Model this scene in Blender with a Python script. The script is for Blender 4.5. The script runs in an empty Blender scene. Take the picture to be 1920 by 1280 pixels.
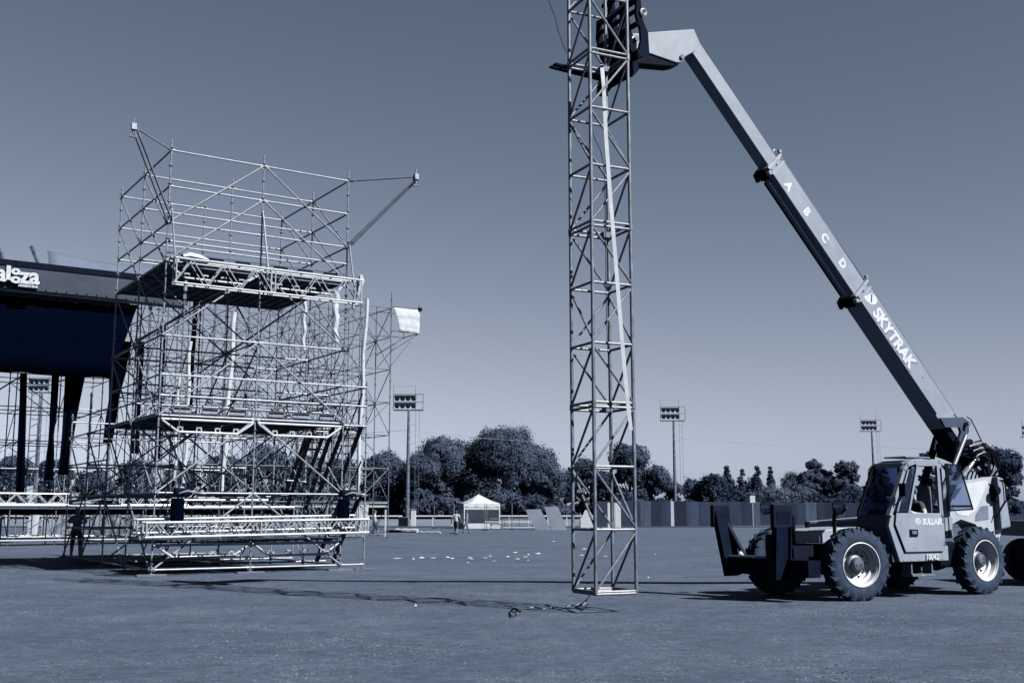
import bpy, bmesh, math, random
import numpy as np
from mathutils import Vector, Matrix, Quaternion
random.seed(7); np.random.seed(7)
sc = bpy.context.scene
C = sc.collection
PI = math.pi

# ---------------------------------------------------------------- camera
EYE = 1.6
FOC = 2080.0
PITCH = math.atan(320 / FOC)
cam_d = bpy.data.cameras.new('camera'); cam = bpy.data.objects.new('camera', cam_d); C.objects.link(cam)
cam.location = (0, 0, EYE); cam.rotation_euler = (PI / 2 + PITCH, 0, 0)
cam_d.sensor_width = 36; cam_d.lens = 36 * FOC / 1920
cam_d.clip_start = .1; cam_d.clip_end = 6000
sc.camera = cam

# ---------------------------------------------------------------- colour: a blue-toned monochrome print
def lin(c): return c / 12.92 if c <= .04045 else ((c + .055) / 1.055) ** 2.4
TONE0 = (2, 19, 46); TONE1 = (246, 250, 255)
def tone(g):
    m = 4 * g * (1 - g)
    return [lin((a + (b - a) * g + k * m) / 255) for a, b, k in zip(TONE0, TONE1, (-4, 0, 5))]
GAIN = 6.6
SUNC = (1.0, .90, .75)          # warm sun; surfaces are the matching amount bluer, as the toned print shows them
def alb(g, cap=.40):
    return [min(c / GAIN / s, cap * k) for c, s, k in zip(tone(g), SUNC, (1, 1.08, 1.22))]

# ---------------------------------------------------------------- sky and sun
SUN_EL = math.radians(42); SUN_DIR = Vector((.81, -.586, 0)).normalized()      # horizontal direction towards the sun
SUN_AZ = math.atan2(SUN_DIR.x, SUN_DIR.y)
w = bpy.data.worlds.new('World'); sc.world = w; w.use_nodes = True
nt = w.node_tree; nt.nodes.clear()
sky = nt.nodes.new('ShaderNodeTexSky'); sky.sky_type = 'NISHITA'; sky.sun_disc = False
sky.sun_elevation = SUN_EL; sky.sun_rotation = SUN_AZ; sky.air_density = 1.0; sky.dust_density = 0.6; sky.ozone_density = 1.0
bw = nt.nodes.new('ShaderNodeRGBToBW'); nt.links.new(sky.outputs[0], bw.inputs[0])
pw = nt.nodes.new('ShaderNodeMath'); pw.operation = 'POWER'; pw.inputs[1].default_value = 1.22
nt.links.new(bw.outputs[0], pw.inputs[0])
# the print's toning: darker values are bluer
mp = nt.nodes.new('ShaderNodeMapRange'); mp.inputs['From Min'].default_value = 0.8; mp.inputs['From Max'].default_value = 7.0
nt.links.new(pw.outputs[0], mp.inputs['Value'])
mxc = nt.nodes.new('ShaderNodeMix'); mxc.data_type = 'RGBA'
mxc.inputs[6].default_value = (.70, 1, 1.55, 1); mxc.inputs[7].default_value = (.885, 1, 1.215, 1)
nt.links.new(mp.outputs[0], mxc.inputs[0])
mul = nt.nodes.new('ShaderNodeVectorMath'); mul.operation = 'SCALE'
nt.links.new(mxc.outputs[2], mul.inputs[0]); ks = nt.nodes.new('ShaderNodeMath'); ks.operation = 'MULTIPLY'; ks.inputs[1].default_value = .198
nt.links.new(pw.outputs[0], ks.inputs[0]); nt.links.new(ks.outputs[0], mul.inputs['Scale'])
bg = nt.nodes.new('ShaderNodeBackground'); bg.inputs[1].default_value = .05
nt.links.new(mul.outputs[0], bg.inputs[0])
wo = nt.nodes.new('ShaderNodeOutputWorld'); nt.links.new(bg.outputs[0], wo.inputs[0])

sd = bpy.data.lights.new('sun', 'SUN'); sun = bpy.data.objects.new('sun', sd); C.objects.link(sun)
sd.energy = 5.0; sd.angle = math.radians(.53); sd.color = SUNC
tos = Vector((SUN_DIR.x * math.cos(SUN_EL), SUN_DIR.y * math.cos(SUN_EL), math.sin(SUN_EL)))
sun.rotation_mode = 'QUATERNION'; sun.rotation_quaternion = tos.to_track_quat('Z', 'Y'); sun.location = tos * 60
vs = sc.view_settings
vs.view_transform = 'Standard'; vs.look = 'None'; vs.exposure = 2.6; vs.gamma = 1; vs.use_curve_mapping = False
sc.render.film_transparent = False
sc.cycles.max_bounces = 6; sc.cycles.diffuse_bounces = 2

# ---------------------------------------------------------------- measuring: pixel of the photograph + known depth or height -> place
cp, sp_ = math.cos(PITCH), math.sin(PITCH)
def ray(px, py):
    x = (px - 960) / FOC; u = (640 - py) / FOC
    return Vector((x, cp - u * sp_, sp_ + u * cp))
def ground(px, py, z=0.0):
    r = ray(px, py); t = (z - EYE) / r.z
    return Vector((0, 0, EYE)) + r * t
def atY(px, py, Y):
    r = ray(px, py); return Vector((0, 0, EYE)) + r * (Y / r.y)
def hgt(py, Y):            # height that shows at row py at distance Y
    return atY(960, py, Y).z

# ---------------------------------------------------------------- materials
MATS = {}
def mat(name, g, rough=.6, metal=0.0, var=.12, scale=6.0, spec=.3, g2=None, stretch=None, bump=0.0, cap=.40, mult=1.0, detail=4.0):
    if name in MATS: return MATS[name]
    m = bpy.data.materials.new(name); m.use_nodes = True; t = m.node_tree; b = t.nodes['Principled BSDF']
    b.inputs['Roughness'].default_value = rough; b.inputs['Metallic'].default_value = metal
    b.inputs['Specular IOR Level'].default_value = spec
    a = [c * mult for c in alb(g, cap)]
    c2 = [c * mult for c in alb(g2, cap)] if g2 is not None else [c * (1 - var * 2) for c in a]
    c1 = a if g2 is not None else [min(c * (1 + var), .8) for c in a]
    tc = t.nodes.new('ShaderNodeTexCoord'); mpn = t.nodes.new('ShaderNodeMapping')
    if stretch: mpn.inputs['Scale'].default_value = stretch
    n = t.nodes.new('ShaderNodeTexNoise'); n.inputs['Scale'].default_value = scale; n.inputs['Detail'].default_value = detail
    n.inputs['Roughness'].default_value = .65
    r = t.nodes.new('ShaderNodeValToRGB'); r.color_ramp.elements[0].position = .35; r.color_ramp.elements[1].position = .65
    r.color_ramp.elements[0].color = (*c2, 1); r.color_ramp.elements[1].color = (*c1, 1)
    t.links.new(tc.outputs['Object'], mpn.inputs[0]); t.links.new(mpn.outputs[0], n.inputs['Vector'])
    t.links.new(n.outputs['Fac'], r.inputs[0]); t.links.new(r.outputs[0], b.inputs['Base Color'])
    if bump:
        bp = t.nodes.new('ShaderNodeBump'); bp.inputs['Strength'].default_value = bump; bp.inputs['Distance'].default_value = .02
        t.links.new(n.outputs['Fac'], bp.inputs['Height']); t.links.new(bp.outputs[0], b.inputs['Normal'])
    MATS[name] = m
    return m

def glass_mat(name, g, alpha):
    if name in MATS: return MATS[name]
    m = bpy.data.materials.new(name); m.use_nodes = True; t = m.node_tree; t.nodes.clear()
    o = t.nodes.new('ShaderNodeOutputMaterial'); mx = t.nodes.new('ShaderNodeMixShader'); tr = t.nodes.new('ShaderNodeBsdfTransparent')
    gl = t.nodes.new('ShaderNodeBsdfPrincipled'); gl.inputs['Base Color'].default_value = (*alb(g), 1); gl.inputs['Roughness'].default_value = .08
    tr.inputs[0].default_value = (.55, .62, .75, 1)
    mx.inputs[0].default_value = alpha
    t.links.new(tr.outputs[0], mx.inputs[1]); t.links.new(gl.outputs[0], mx.inputs[2]); t.links.new(mx.outputs[0], o.inputs[0])
    MATS[name] = m
    return m

steel = lambda: mat('galvanised_steel', .63, .5, .15, .22, 9, .3)
steel_far = lambda: mat('galvanised_steel_far', .46, .6, .2, .25, 3, .15)  # darker copy of the galvanised steel, stage roof shade put into its colour
steel_old = lambda: mat('dull_steel', .6, .5, .3, .25, 8, .4)
towerm = lambda: mat('tower_steel', .50, .5, .1, .3, 11, .3)
black = lambda: mat('black_steel', .03, .7, .0, .3, 5, .02, mult=.7)
blackp = lambda: mat('black_paint', .05, .6, .0, .25, 4, .04, mult=.75)
paint = lambda: mat('machine_paint', .66, .5, .0, .07, 2.6, .14, bump=.04, detail=9.0)
paint_dark = lambda: mat('machine_paint_worn', .50, .6, .0, .12, 3, .12)
white = lambda: mat('white_paint', .93, .45, .0, .05, 4, .4)
alum = lambda: mat('aluminium_truss', .80, .5, .15, .15, 8, .25, cap=.5)
rubber = lambda: mat('tyre_rubber', .25, .9, .0, .18, 7, .06)
chrome = lambda: mat('bright_rod', .95, .2, .8, .05, 5, .6, cap=.8)
cloth_w = lambda: mat('white_cloth', .92, .9, .0, .08, 3, .1)
cloth_b = lambda: mat('black_cloth', .03, .95, .0, .06, 1.5, .0, mult=.36)
plank_m = lambda: mat('deck_steel', .35, .7, .1, .2, 6, .08)

# ---------------------------------------------------------------- mesh helpers
class MB:
    def __init__(s): s.v = []; s.f = []; s.m = []
    def add(s, vs, fs, mi=0):
        o = len(s.v); s.v += [tuple(p) for p in vs]; s.f += [tuple(i + o for i in f) for f in fs]; s.m += [mi] * len(fs)
    def box(s, c, d, R=None, mi=0):
        c = Vector(c); h = Vector(d) / 2; vs = []
        for x in (-1, 1):
            for y in (-1, 1):
                for z in (-1, 1):
                    p = Vector((x * h.x, y * h.y, z * h.z))
                    if R is not None: p = R @ p
                    vs.append(c + p)
        s.add(vs, [(0, 1, 3, 2), (4, 6, 7, 5), (0, 4, 5, 1), (2, 3, 7, 6), (0, 2, 6, 4), (1, 5, 7, 3)], mi); return s
    def bar(s, p0, p1, w_, h_, up=(0, 0, 1), mi=0):      # rectangular bar from p0 to p1
        p0, p1 = Vector(p0), Vector(p1); d = (p1 - p0); L = d.length; d.normalize()
        a = d.cross(Vector(up)); a = a.normalized() if a.length > 1e-4 else Vector((1, 0, 0)); b = a.cross(d)
        s.box((p0 + p1) / 2, (L, w_, h_), Matrix((d, a, b)).transposed(), mi); return s
    def tube(s, p0, p1, r, n=8, r1=None, cap=True, mi=0):
        p0, p1 = Vector(p0), Vector(p1); d = (p1 - p0).normalized(); r1 = r if r1 is None else r1
        a = d.orthogonal().normalized(); b = d.cross(a); vs = []
        for p, rr in ((p0, r), (p1, r1)):
            for i in range(n):
                t = 2 * PI * i / n; vs.append(p + (a * math.cos(t) + b * math.sin(t)) * rr)
        fs = [(i, (i + 1) % n, n + (i + 1) % n, n + i) for i in range(n)]
        if cap: fs += [tuple(range(n))[::-1], tuple(range(n, 2 * n))]
        s.add(vs, fs, mi); return s
    def path(s, pts, r, n=6, mi=0):
        pts = [Vector(p) for p in pts]; rings = []; up = None
        for i, p in enumerate(pts):
            d = (pts[min(i + 1, len(pts) - 1)] - pts[max(i - 1, 0)]).normalized()
            if up is None: a = d.orthogonal().normalized()
            else:
                a = up - d * up.dot(d); a = a.normalized() if a.length > 1e-5 else d.orthogonal().normalized()
            up = a; b = d.cross(a)
            rr = r[i] if isinstance(r, (list, tuple)) else r
            rings.append([p + (a * math.cos(2 * PI * k / n) + b * math.sin(2 * PI * k / n)) * rr for k in range(n)])
        vs = [q for g in rings for q in g]; fs = []
        for i in range(len(pts) - 1):
            for k in range(n): fs.append((i * n + k, i * n + (k + 1) % n, (i + 1) * n + (k + 1) % n, (i + 1) * n + k))
        fs += [tuple(range(n))[::-1], tuple(range((len(pts) - 1) * n, len(pts) * n))]
        s.add(vs, fs, mi); return s
    def prism(s, poly, off, mi=0):                          # polygon extruded along off
        poly = [Vector(p) for p in poly]; off = Vector(off); n = len(poly)
        s.add(poly + [p + off for p in poly], [tuple(range(n))[::-1], tuple(range(n, 2 * n))] + [(i, (i + 1) % n, n + (i + 1) % n, n + i) for i in range(n)], mi); return s
    def lathe(s, prof, c, axis, n=32, mi=0, close=False):            # prof: (radius, along axis)
        c = Vector(c); ax = Vector(axis).normalized(); a = ax.orthogonal().normalized(); b = ax.cross(a); vs = []
        for r, h in prof:
            for k in range(n):
                t = 2 * PI * k / n; vs.append(c + ax * h + (a * math.cos(t) + b * math.sin(t)) * r)
        fs = []
        m = len(prof)
        for i in range(m if close else m - 1):
            j = (i + 1) % m
            for k in range(n): fs.append((i * n + k, i * n + (k + 1) % n, j * n + (k + 1) % n, j * n + k))
        s.add(vs, fs, mi); return s
    def sheet(s, grid, mi=0):                              # grid of points, rows x cols
        r, c = len(grid), len(grid[0]); vs = [p for row in grid for p in row]
        s.add(vs, [(i * c + j, i * c + j + 1, (i + 1) * c + j + 1, (i + 1) * c + j) for i in range(r - 1) for j in range(c - 1)], mi); return s
    def build(s, name, mats, parent=None, smooth=False, solid=0, bevel=0):
        me = bpy.data.meshes.new(name); me.from_pydata(s.v, [], s.f)
        if not isinstance(mats, (list, tuple)): mats = [mats]
        for m in mats: me.materials.append(m)
        if len(mats) > 1: me.polygons.foreach_set('material_index', s.m)
        bm = bmesh.new(); bm.from_mesh(me); bmesh.ops.recalc_face_normals(bm, faces=bm.faces)
        bm.to_mesh(me); bm.free()
        if smooth: me.polygons.foreach_set('use_smooth', [True] * len(me.polygons))
        me.update()
        o = bpy.data.objects.new(name, me); C.objects.link(o)
        if parent: o.parent = parent
        if smooth:
            try: me.set_sharp_from_angle(angle=math.radians(40))
            except Exception: pass
        if solid:
            md = o.modifiers.new('solid', 'SOLIDIFY'); md.thickness = solid; md.offset = 0
        if bevel:
            md = o.modifiers.new('bevel', 'BEVEL'); md.width = bevel; md.segments = 2; md.limit_method = 'ANGLE'
        return o

def tag(o, label=None, cat=None, group=None, kind=None):
    if label: o['label'] = label
    if cat: o['category'] = cat
    if group: o['group'] = group
    if kind: o['kind'] = kind
    return o
def thing(name, label, cat, loc=(0, 0, 0), rz=0.0, group=None):
    o = bpy.data.objects.new(name, None); C.objects.link(o); o.empty_display_size = .2
    o.location = loc; o.rotation_euler = (0, 0, rz)
    return tag(o, label, cat, group)
def copy_tree(o, parent=None):
    c = o.copy(); C.objects.link(c)
    if parent: c.parent = parent
    for ch in list(o.children): copy_tree(ch, c)
    return c

TUBES = {}
def tub(name, p0, p1, r, m, parent, n=8):
    key = (round(r, 4), m.name, n)
    if key not in TUBES:
        b = MB(); b.tube((0, 0, 0), (0, 0, 1), r, n)
        o = b.build(name, m, None, True); TUBES[key] = o.data; bpy.data.objects.remove(o)
    o = bpy.data.objects.new(name, TUBES[key]); C.objects.link(o); o.parent = parent
    p0, p1 = Vector(p0), Vector(p1); d = p1 - p0
    o.location = p0; o.rotation_mode = 'QUATERNION'; o.rotation_quaternion = d.to_track_quat('Z', 'Y'); o.scale = (1, 1, d.length)
    return o

POSTS = {}
def standard(p, z0, z1, m, parent, step=.5, r=.0242, name='standard'):
    L = round(z1 - z0, 2); key = (L, m.name, step, r)
    if key not in POSTS:
        b = MB(); b.tube((0, 0, 0), (0, 0, L), r, 8)
        z = step * .5
        while z < L - .05:
            b.tube((0, 0, z - .006), (0, 0, z + .006), r * 2.5, 8); z += step
        o = b.build(name, m, None, True); POSTS[key] = o.data; bpy.data.objects.remove(o)
    o = bpy.data.objects.new(name, POSTS[key]); C.objects.link(o); o.parent = parent; o.location = (p[0], p[1], z0)
    return o

def lettering(txt, size, m, parent, R, loc, depth=.004, shear=0.0, bold=0.0, space=1.0, name='lettering', xs=1.0, align='CENTER'):
    cu = bpy.data.curves.new('t', 'FONT'); cu.body = txt; cu.size = size; cu.extrude = depth; cu.shear = shear; cu.offset = bold
    cu.align_x = align; cu.align_y = 'CENTER'; cu.space_character = space; cu.resolution_u = 4
    t = bpy.data.objects.new('t', cu); C.objects.link(t)
    dg = bpy.context.evaluated_depsgraph_get(); me = bpy.data.meshes.new_from_object(t.evaluated_get(dg))
    bpy.data.objects.remove(t); me.materials.clear(); me.materials.append(m)
    o = bpy.data.objects.new(name, me); C.objects.link(o); o.parent = parent
    o.matrix_local = Matrix.Translation(loc) @ R.to_4x4() @ Matrix.Diagonal((xs, 1, 1, 1))
    return o
# ================================================================ THE SETTING
def ground_material():
    m = bpy.data.materials.new('mown_grass'); m.use_nodes = True; t = m.node_tree; b = t.nodes['Principled BSDF']
    b.inputs['Roughness'].default_value = .95; b.inputs['Specular IOR Level'].default_value = .05
    tc = t.nodes.new('ShaderNodeTexCoord')
    def noise(scale, det, rough=.6, st=None):
        mp_ = t.nodes.new('ShaderNodeMapping')
        if st: mp_.inputs['Scale'].default_value = st
        n = t.nodes.new('ShaderNodeTexNoise'); n.inputs['Scale'].default_value = scale; n.inputs['Detail'].default_value = det; n.inputs['Roughness'].default_value = rough
        t.links.new(tc.outputs['Object'], mp_.inputs[0]); t.links.new(mp_.outputs[0], n.inputs['Vector']); return n.outputs['Fac']
    def ramp(x, p0, p1, c0, c1):
        r = t.nodes.new('ShaderNodeValToRGB'); e = r.color_ramp.elements; e[0].position = p0; e[1].position = p1; e[0].color = (*c0, 1); e[1].color = (*c1, 1)
        t.links.new(x, r.inputs[0]); return r.outputs[0]
    def mul_(a, c):
        x = t.nodes.new('ShaderNodeMix'); x.data_type = 'RGBA'; x.blend_type = 'MULTIPLY'; x.inputs[0].default_value = 1
        t.links.new(a, x.inputs[6]); t.links.new(c, x.inputs[7]); return x.outputs[2]
    base = ramp(noise(.22, 5, .6, (.6, 1, 1)), .32, .68, alb(.36), alb(.425))
    base = mul_(base, ramp(noise(1.1, 6, .72, (.55, 1, 1)), .3, .72, (.78, .79, .80), (1.18, 1.17, 1.15)))
    base = mul_(base, ramp(noise(5.5, 9, .82, (.75, 1, 1)), .36, .64, (.62, .63, .65), (1.42, 1.39, 1.34)))
    fine = noise(22, 6, .85)
    base = mul_(base, ramp(fine, .3, .68, (.70, .72, .74), (1.26, 1.24, 1.2)))
    # pale dry tips in patches
    spk = noise(30, 3, .6); pat = noise(.7, 4, .7)
    mm = t.nodes.new('ShaderNodeMath'); mm.operation = 'MULTIPLY'
    t.links.new(ramp(spk, .60, .66, (0, 0, 0), (1, 1, 1)), mm.inputs[0]); t.links.new(ramp(pat, .45, .60, (0, 0, 0), (1, 1, 1)), mm.inputs[1])
    mx = t.nodes.new('ShaderNodeMix'); mx.data_type = 'RGBA'; t.links.new(mm.outputs[0], mx.inputs[0]); t.links.new(base, mx.inputs[6])
    mx.inputs[7].default_value = (*alb(.86), 1)
    t.links.new(mx.outputs[2], b.inputs['Base Color'])
    bp = t.nodes.new('ShaderNodeBump'); bp.inputs['Strength'].default_value = .6; bp.inputs['Distance'].default_value = .03
    t.links.new(fine, bp.inputs['Height']); t.links.new(bp.outputs[0], b.inputs['Normal'])
    return m
gm = ground_material()
b = MB()
xs = [-2500, -300, -60] + list(np.arange(-40, 41, 2.0)) + [60, 300, 2500]
ys = [-60, -10] + list(np.arange(0, 90, 2.0)) + [100, 126, 300, 4000]
def bumpz(x, y):
    if abs(x) > 39 or y < 1 or y > 88: return 0.0
    return .018 * math.sin(x * .7 + y * .23) * math.cos(y * .41 - x * .2)
b.sheet([[(x, y, bumpz(x, y)) for x in xs] for y in ys])
g = b.build('ground', gm, None, True); tag(g, kind='structure')
# sand race track beyond the rail
trk = mat('track_sand', .56, .95, 0, .08, .3, .05)
b = MB(); b.sheet([[(-400, 133, .006), (16, 133, .006)], [(-400, 136, .06), (16, 136, .06)], [(-400, 147, .72), (16, 147, .72)], [(-400, 149, .006), (16, 149, .006)]])
tag(b.build('race_track', trk), kind='structure')
# dark kerb strip along the far edge of the grass
b = MB(); b.box((-40, 121, .06), (330, .5, .14)); tag(b.build('kerb', mat('dark_edging', .12, .8)), kind='structure')

# short grass blades standing up in the near field
def grass_tufts():
    n = 16000
    r = np.random.rand
    y = 8.6 + 20 * r(n) ** 1.35; x = (r(n) * 2 - 1) * (y * .49 + .5)
    pc = np.sin(x * 1.3 + np.sin(y * 2.1) * 1.5) * np.cos(y * 1.7 + x * .6) + r(n) * 1.2
    keep = pc > .1; x, y = x[keep], y[keep]; n = len(x)
    h = (.005 + .010 * r(n) ** 3); a = r(n) * 2 * PI; wd = .004 + .008 * r(n)
    z = np.array([bumpz(float(i), float(j)) for i, j in zip(x, y)])
    lx, ly = (r(n) - .5) * .04, (r(n) - .5) * .04
    P = np.empty((n, 3, 3)); dx, dy = np.cos(a) * wd, np.sin(a) * wd
    P[:, 0] = np.stack([x - dx, y - dy, z - .004], 1); P[:, 1] = np.stack([x + dx, y + dy, z - .004], 1); P[:, 2] = np.stack([x + lx, y + ly, z + h], 1)
    me = bpy.data.meshes.new('grass'); me.vertices.add(3 * n); me.vertices.foreach_set('co', P.ravel())
    me.loops.add(3 * n); me.loops.foreach_set('vertex_index', np.arange(3 * n)); me.polygons.add(n)
    me.polygons.foreach_set('loop_start', np.arange(n) * 3)
    me.update(calc_edges=True); me.materials.append(mat('grass_blade', .66, .9, 0, .3, 3, .03, g2=.42))
    o = bpy.data.objects.new('grass', me); C.objects.link(o)
    tag(o, 'short mown grass blades standing in the near field', 'grass', kind='stuff')
grass_tufts()

# ================================================================ TREES
def leaf_mat(name, g, g2):
    m = mat(name, g, .85, 0, .2, .35, .02, g2=g2, detail=3)
    t = m.node_tree; b = t.nodes['Principled BSDF']; o = [n for n in t.nodes if n.type == 'OUTPUT_MATERIAL'][0]
    tl = t.nodes.new('ShaderNodeBsdfTranslucent'); mx = t.nodes.new('ShaderNodeMixShader'); mx.inputs[0].default_value = .3
    t.links.new(b.inputs['Base Color'].links[0].from_socket, tl.inputs['Color'])
    t.links.new(b.outputs[0], mx.inputs[1]); t.links.new(tl.outputs[0], mx.inputs[2]); t.links.new(mx.outputs[0], o.inputs['Surface'])
    return m
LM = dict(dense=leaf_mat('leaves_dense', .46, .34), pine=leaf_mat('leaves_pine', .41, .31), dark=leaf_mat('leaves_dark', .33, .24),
          dry=leaf_mat('twigs_dry', .50, .42))
bark = mat('bark', .4, .9, 0, .3, 2, .05)
def quads_mesh(name, P, m):
    n = P.shape[0]
    me = bpy.data.meshes.new(name); me.vertices.add(4 * n); me.vertices.foreach_set('co', P.ravel())
    me.loops.add(4 * n); me.loops.foreach_set('vertex_index', np.arange(4 * n)); me.polygons.add(n)
    me.polygons.foreach_set('loop_start', np.arange(n) * 4)
    me.update(calc_edges=True); me.materials.append(m); return me
def crown_points(lobes, n, leaf, rs, clump=.42, nclump=26, flat=1.0):
    out = []; wsum = sum(l[3] ** 2 for l in lobes)
    for (cx, cy, cz, r) in lobes:
        k = max(40, int(n * r * r / wsum))
        d = rs.normal(size=(nclump, 3)); d /= np.linalg.norm(d, axis=1)[:, None]; d[:, 2] = np.where(d[:, 2] < -.35, -d[:, 2] * .6, d[:, 2])
        cc = d * r * (.70 + .25 * rs.rand(nclump, 1)); cr = r * clump * (.5 + .7 * rs.rand(nclump))
        idx = rs.randint(0, nclump, k)
        e = rs.normal(size=(k, 3)); e /= np.linalg.norm(e, axis=1)[:, None]
        pos = cc[idx] + e * (cr[idx] * (.45 + .55 * rs.rand(k) + .45 * rs.rand(k) ** 8))[:, None]
        pos[:, 2] *= flat
        nor = e * .8 + cc[idx] / r * .8 + rs.normal(size=(k, 3)) * .26
        out.append(np.concatenate([pos + np.array([cx, cy, cz]), nor], 1))
    A = np.concatenate(out); pos, nor = A[:, :3], A[:, 3:]; nor /= np.linalg.norm(nor, axis=1)[:, None]
    rnd = rs.normal(size=pos.shape); a = np.cross(nor, rnd); a /= np.linalg.norm(a, axis=1)[:, None]; bb = np.cross(nor, a)
    s_ = (leaf * (.55 + .8 * rs.rand(len(pos))))[:, None]; a = a * s_; bb = bb * s_ * .6
    return np.stack([pos - a, pos - bb * .9, pos + a, pos + bb], 1)
def tree(name, label, px, Ybase, top_py, half_px, kind='dense', base_py=None, n=6000, seed=1, leaf=.26, group='trees beyond the field', form='round', low=.18):
    rs = np.random.RandomState(seed)
    X = (px - 960) / FOC * Ybase * cp; H = hgt(top_py, Ybase); W = half_px / FOC * Ybase
    t = thing(name, label, 'tree', (X, Ybase, 0), 0, group)
    lobes = []
    if form == 'round':
        lobes.append((0, 0, H * .58, min(W * .72, H * .42)))
        k = 9
        for i in range(k):
            a = 2 * PI * i / k + rs.rand() * .6; rr = W * (.50 + .15 * rs.rand()); r = W * (.30 + .14 * rs.rand())
            zz = H * (.28 + .36 * rs.rand())
            lobes.append((math.cos(a) * rr, math.sin(a) * rr * .8, max(zz, r * .8), min(r, H * .33)))
        for i in range(8):
            a = 2 * PI * i / 8 + rs.rand() * .5; lobes.append((math.cos(a) * W * .68, math.sin(a) * W * .6, H * (.16 + .08 * rs.rand()), W * .26 + H * .03))
        lobes.append((0, 0, H * .25, W * .45))
        for i in range(5):
            a = 2 * PI * rs.rand(); rr = W * .36 * rs.rand() ** .5; r = H * (.16 + .07 * rs.rand())
            lobes.append((math.cos(a) * rr, math.sin(a) * rr, H - r * 1.05 - H * .10 * rs.rand(), r))
    elif form == 'pine':          # several flattened cushions on bare limbs
        k = 9
        for i in range(k):
            a = 2 * PI * i / k + rs.rand(); rr = W * .6 * (.45 + .55 * rs.rand()); r = W * (.36 + .14 * rs.rand())
            lobes.append((math.cos(a) * rr, math.sin(a) * rr, H * (.30 + .36 * rs.rand()), min(r, H * .3)))
        lobes.append((0, 0, H - W * .40, W * .5)); lobes.append((0, 0, H * .5, W * .62)); lobes.append((W * .1, 0, H * .70, W * .5)); lobes.append((-W * .3, 0, H * .60, W * .5)); lobes.append((W * .1, 0, H * .22, W * .6)); lobes.append((-W * .3, 0, H * .2, W * .5))
    elif form == 'spire':
        k = 13
        for i in range(k):
            f = i / (k - 1); r = W * (1.35 - 1.0 * f) * (.85 + .3 * rs.rand())
            lobes.append(((rs.rand() - .5) * W * .4, (rs.rand() - .5) * W * .3, H * (.12 + .83 * f), r * .85))
    elif form == 'shrub':
        for i in range(8):
            lobes.append(((rs.rand() - .5) * 1.5 * W, (rs.rand() - .5) * W, H * (.3 + .35 * rs.rand()), H * (.3 + .1 * rs.rand())))
    P = crown_points(lobes, n, leaf, rs, clump=.42 if form != 'pine' else .36, flat=1.0 if form != 'pine' else .8)
    me = quads_mesh('crown', P, LM[kind]); o = bpy.data.objects.new('crown', me); C.objects.link(o); o.parent = t
    m = MB(); tr = max(.12, H * .028)
    hh = min(H * .62, max(l[2] for l in lobes))
    pts = [(0, 0, -.1), (tr * .4, 0, hh * .3), (-tr * .3, tr * .3, hh * .65), (0, 0, hh)]
    m.path(pts, [tr * 1.35, tr, tr * .75, tr * .3], 8)
    for l in lobes[1:8]:
        z0 = min(l[2] * .55, hh * .8); m.path([(0, 0, z0), (l[0] * .5, l[1] * .5, (z0 + l[2]) / 2 + .1), (l[0], l[1], l[2])], [tr * .45, tr * .3, tr * .12], 5)
    m.build('trunk', bark, t, True)
    return t

tree('broadleaf_tree', 'big dense broadleaf tree right of the white floodlight mast, lower left crown', 836, 152, 812, 84, n=60000, seed=3, leaf=.165)
tree('broadleaf_tree', 'tallest dense broadleaf tree standing directly behind the white tent', 950, 150, 795, 96, n=70000, seed=8, leaf=.165)
tree('broadleaf_tree', 'low broadleaf tree at the right end of the big clump beside the lattice tower', 1024, 147, 862, 44, n=24000, seed=5, leaf=.165)
tree('broadleaf_tree', 'broadleaf tree filling the dip between the two high crowns of the clump', 893, 153, 815, 58, n=40000, seed=201, leaf=.165)
tree('broadleaf_tree', 'left shoulder of the clump, hanging over the nearest mast foot', 790, 149, 846, 38, n=24000, seed=202, leaf=.165)
tree('broadleaf_tree', 'right shoulder of the tallest crown, above the leaning boards', 1004, 151, 828, 46, n=30000, seed=203, leaf=.165)
tree('broadleaf_tree', 'small dark tree closing the gap just left of the lattice tower foot', 1060, 165, 880, 26, n=9000, seed=205, leaf=.2, kind='dark')
tree('broadleaf_tree', 'darker tree in the gap between the mast foot and the scaffold edge', 748, 158, 872, 26, n=9000, seed=204, leaf=.22, kind='dark')
tree('broadleaf_tree', 'half hidden broadleaf tree between the scaffold and the nearest floodlight mast', 716, 156, 843, 52, n=20000, seed=11, leaf=.22, kind='pine')
tree('broadleaf_tree', 'small dark tree seen through the foot of the lattice tower', 1092, 168, 858, 24, n=5000, seed=13, kind='dark')
tree('broadleaf_tree', 'tall dark domed tree just right of the lattice tower', 1183, 160, 828, 36, n=20000, seed=17, kind='pine', leaf=.22)
tree('broadleaf_tree', 'leaning bushy tree left of the second floodlight mast', 1224, 164, 872, 30, n=14000, seed=19, kind='pine', leaf=.22)
tree('broadleaf_tree', 'small bush-like tree behind the second floodlight mast', 1262, 175, 902, 18, n=2500, seed=23, kind='pine')
tree('broadleaf_tree', 'low rounded tree first in the row right of the second mast', 1302, 190, 896, 20, n=3000, seed=29, kind='pine')
tree('broadleaf_tree', 'wider dark tree left of the four pointed conifers', 1338, 188, 884, 24, n=5000, seed=31, kind='dark')
tree('conifer_tree', 'leftmost of the pointed conifers beyond the hoarding', 1368, 200, 872, 15, n=4000, seed=37, form='spire', kind='dark', group='pointed conifers in the tree row')
tree('conifer_tree', 'slim low conifer with a layered tip, second of the pointed four', 1392, 200, 878, 12, n=2400, seed=41, form='spire', kind='dark', group='pointed conifers in the tree row')
tree('conifer_tree', 'broadest pointed conifer, third of the four from the left', 1421, 200, 873, 16, n=4000, seed=43, form='spire', kind='dark', group='pointed conifers in the tree row')
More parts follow.
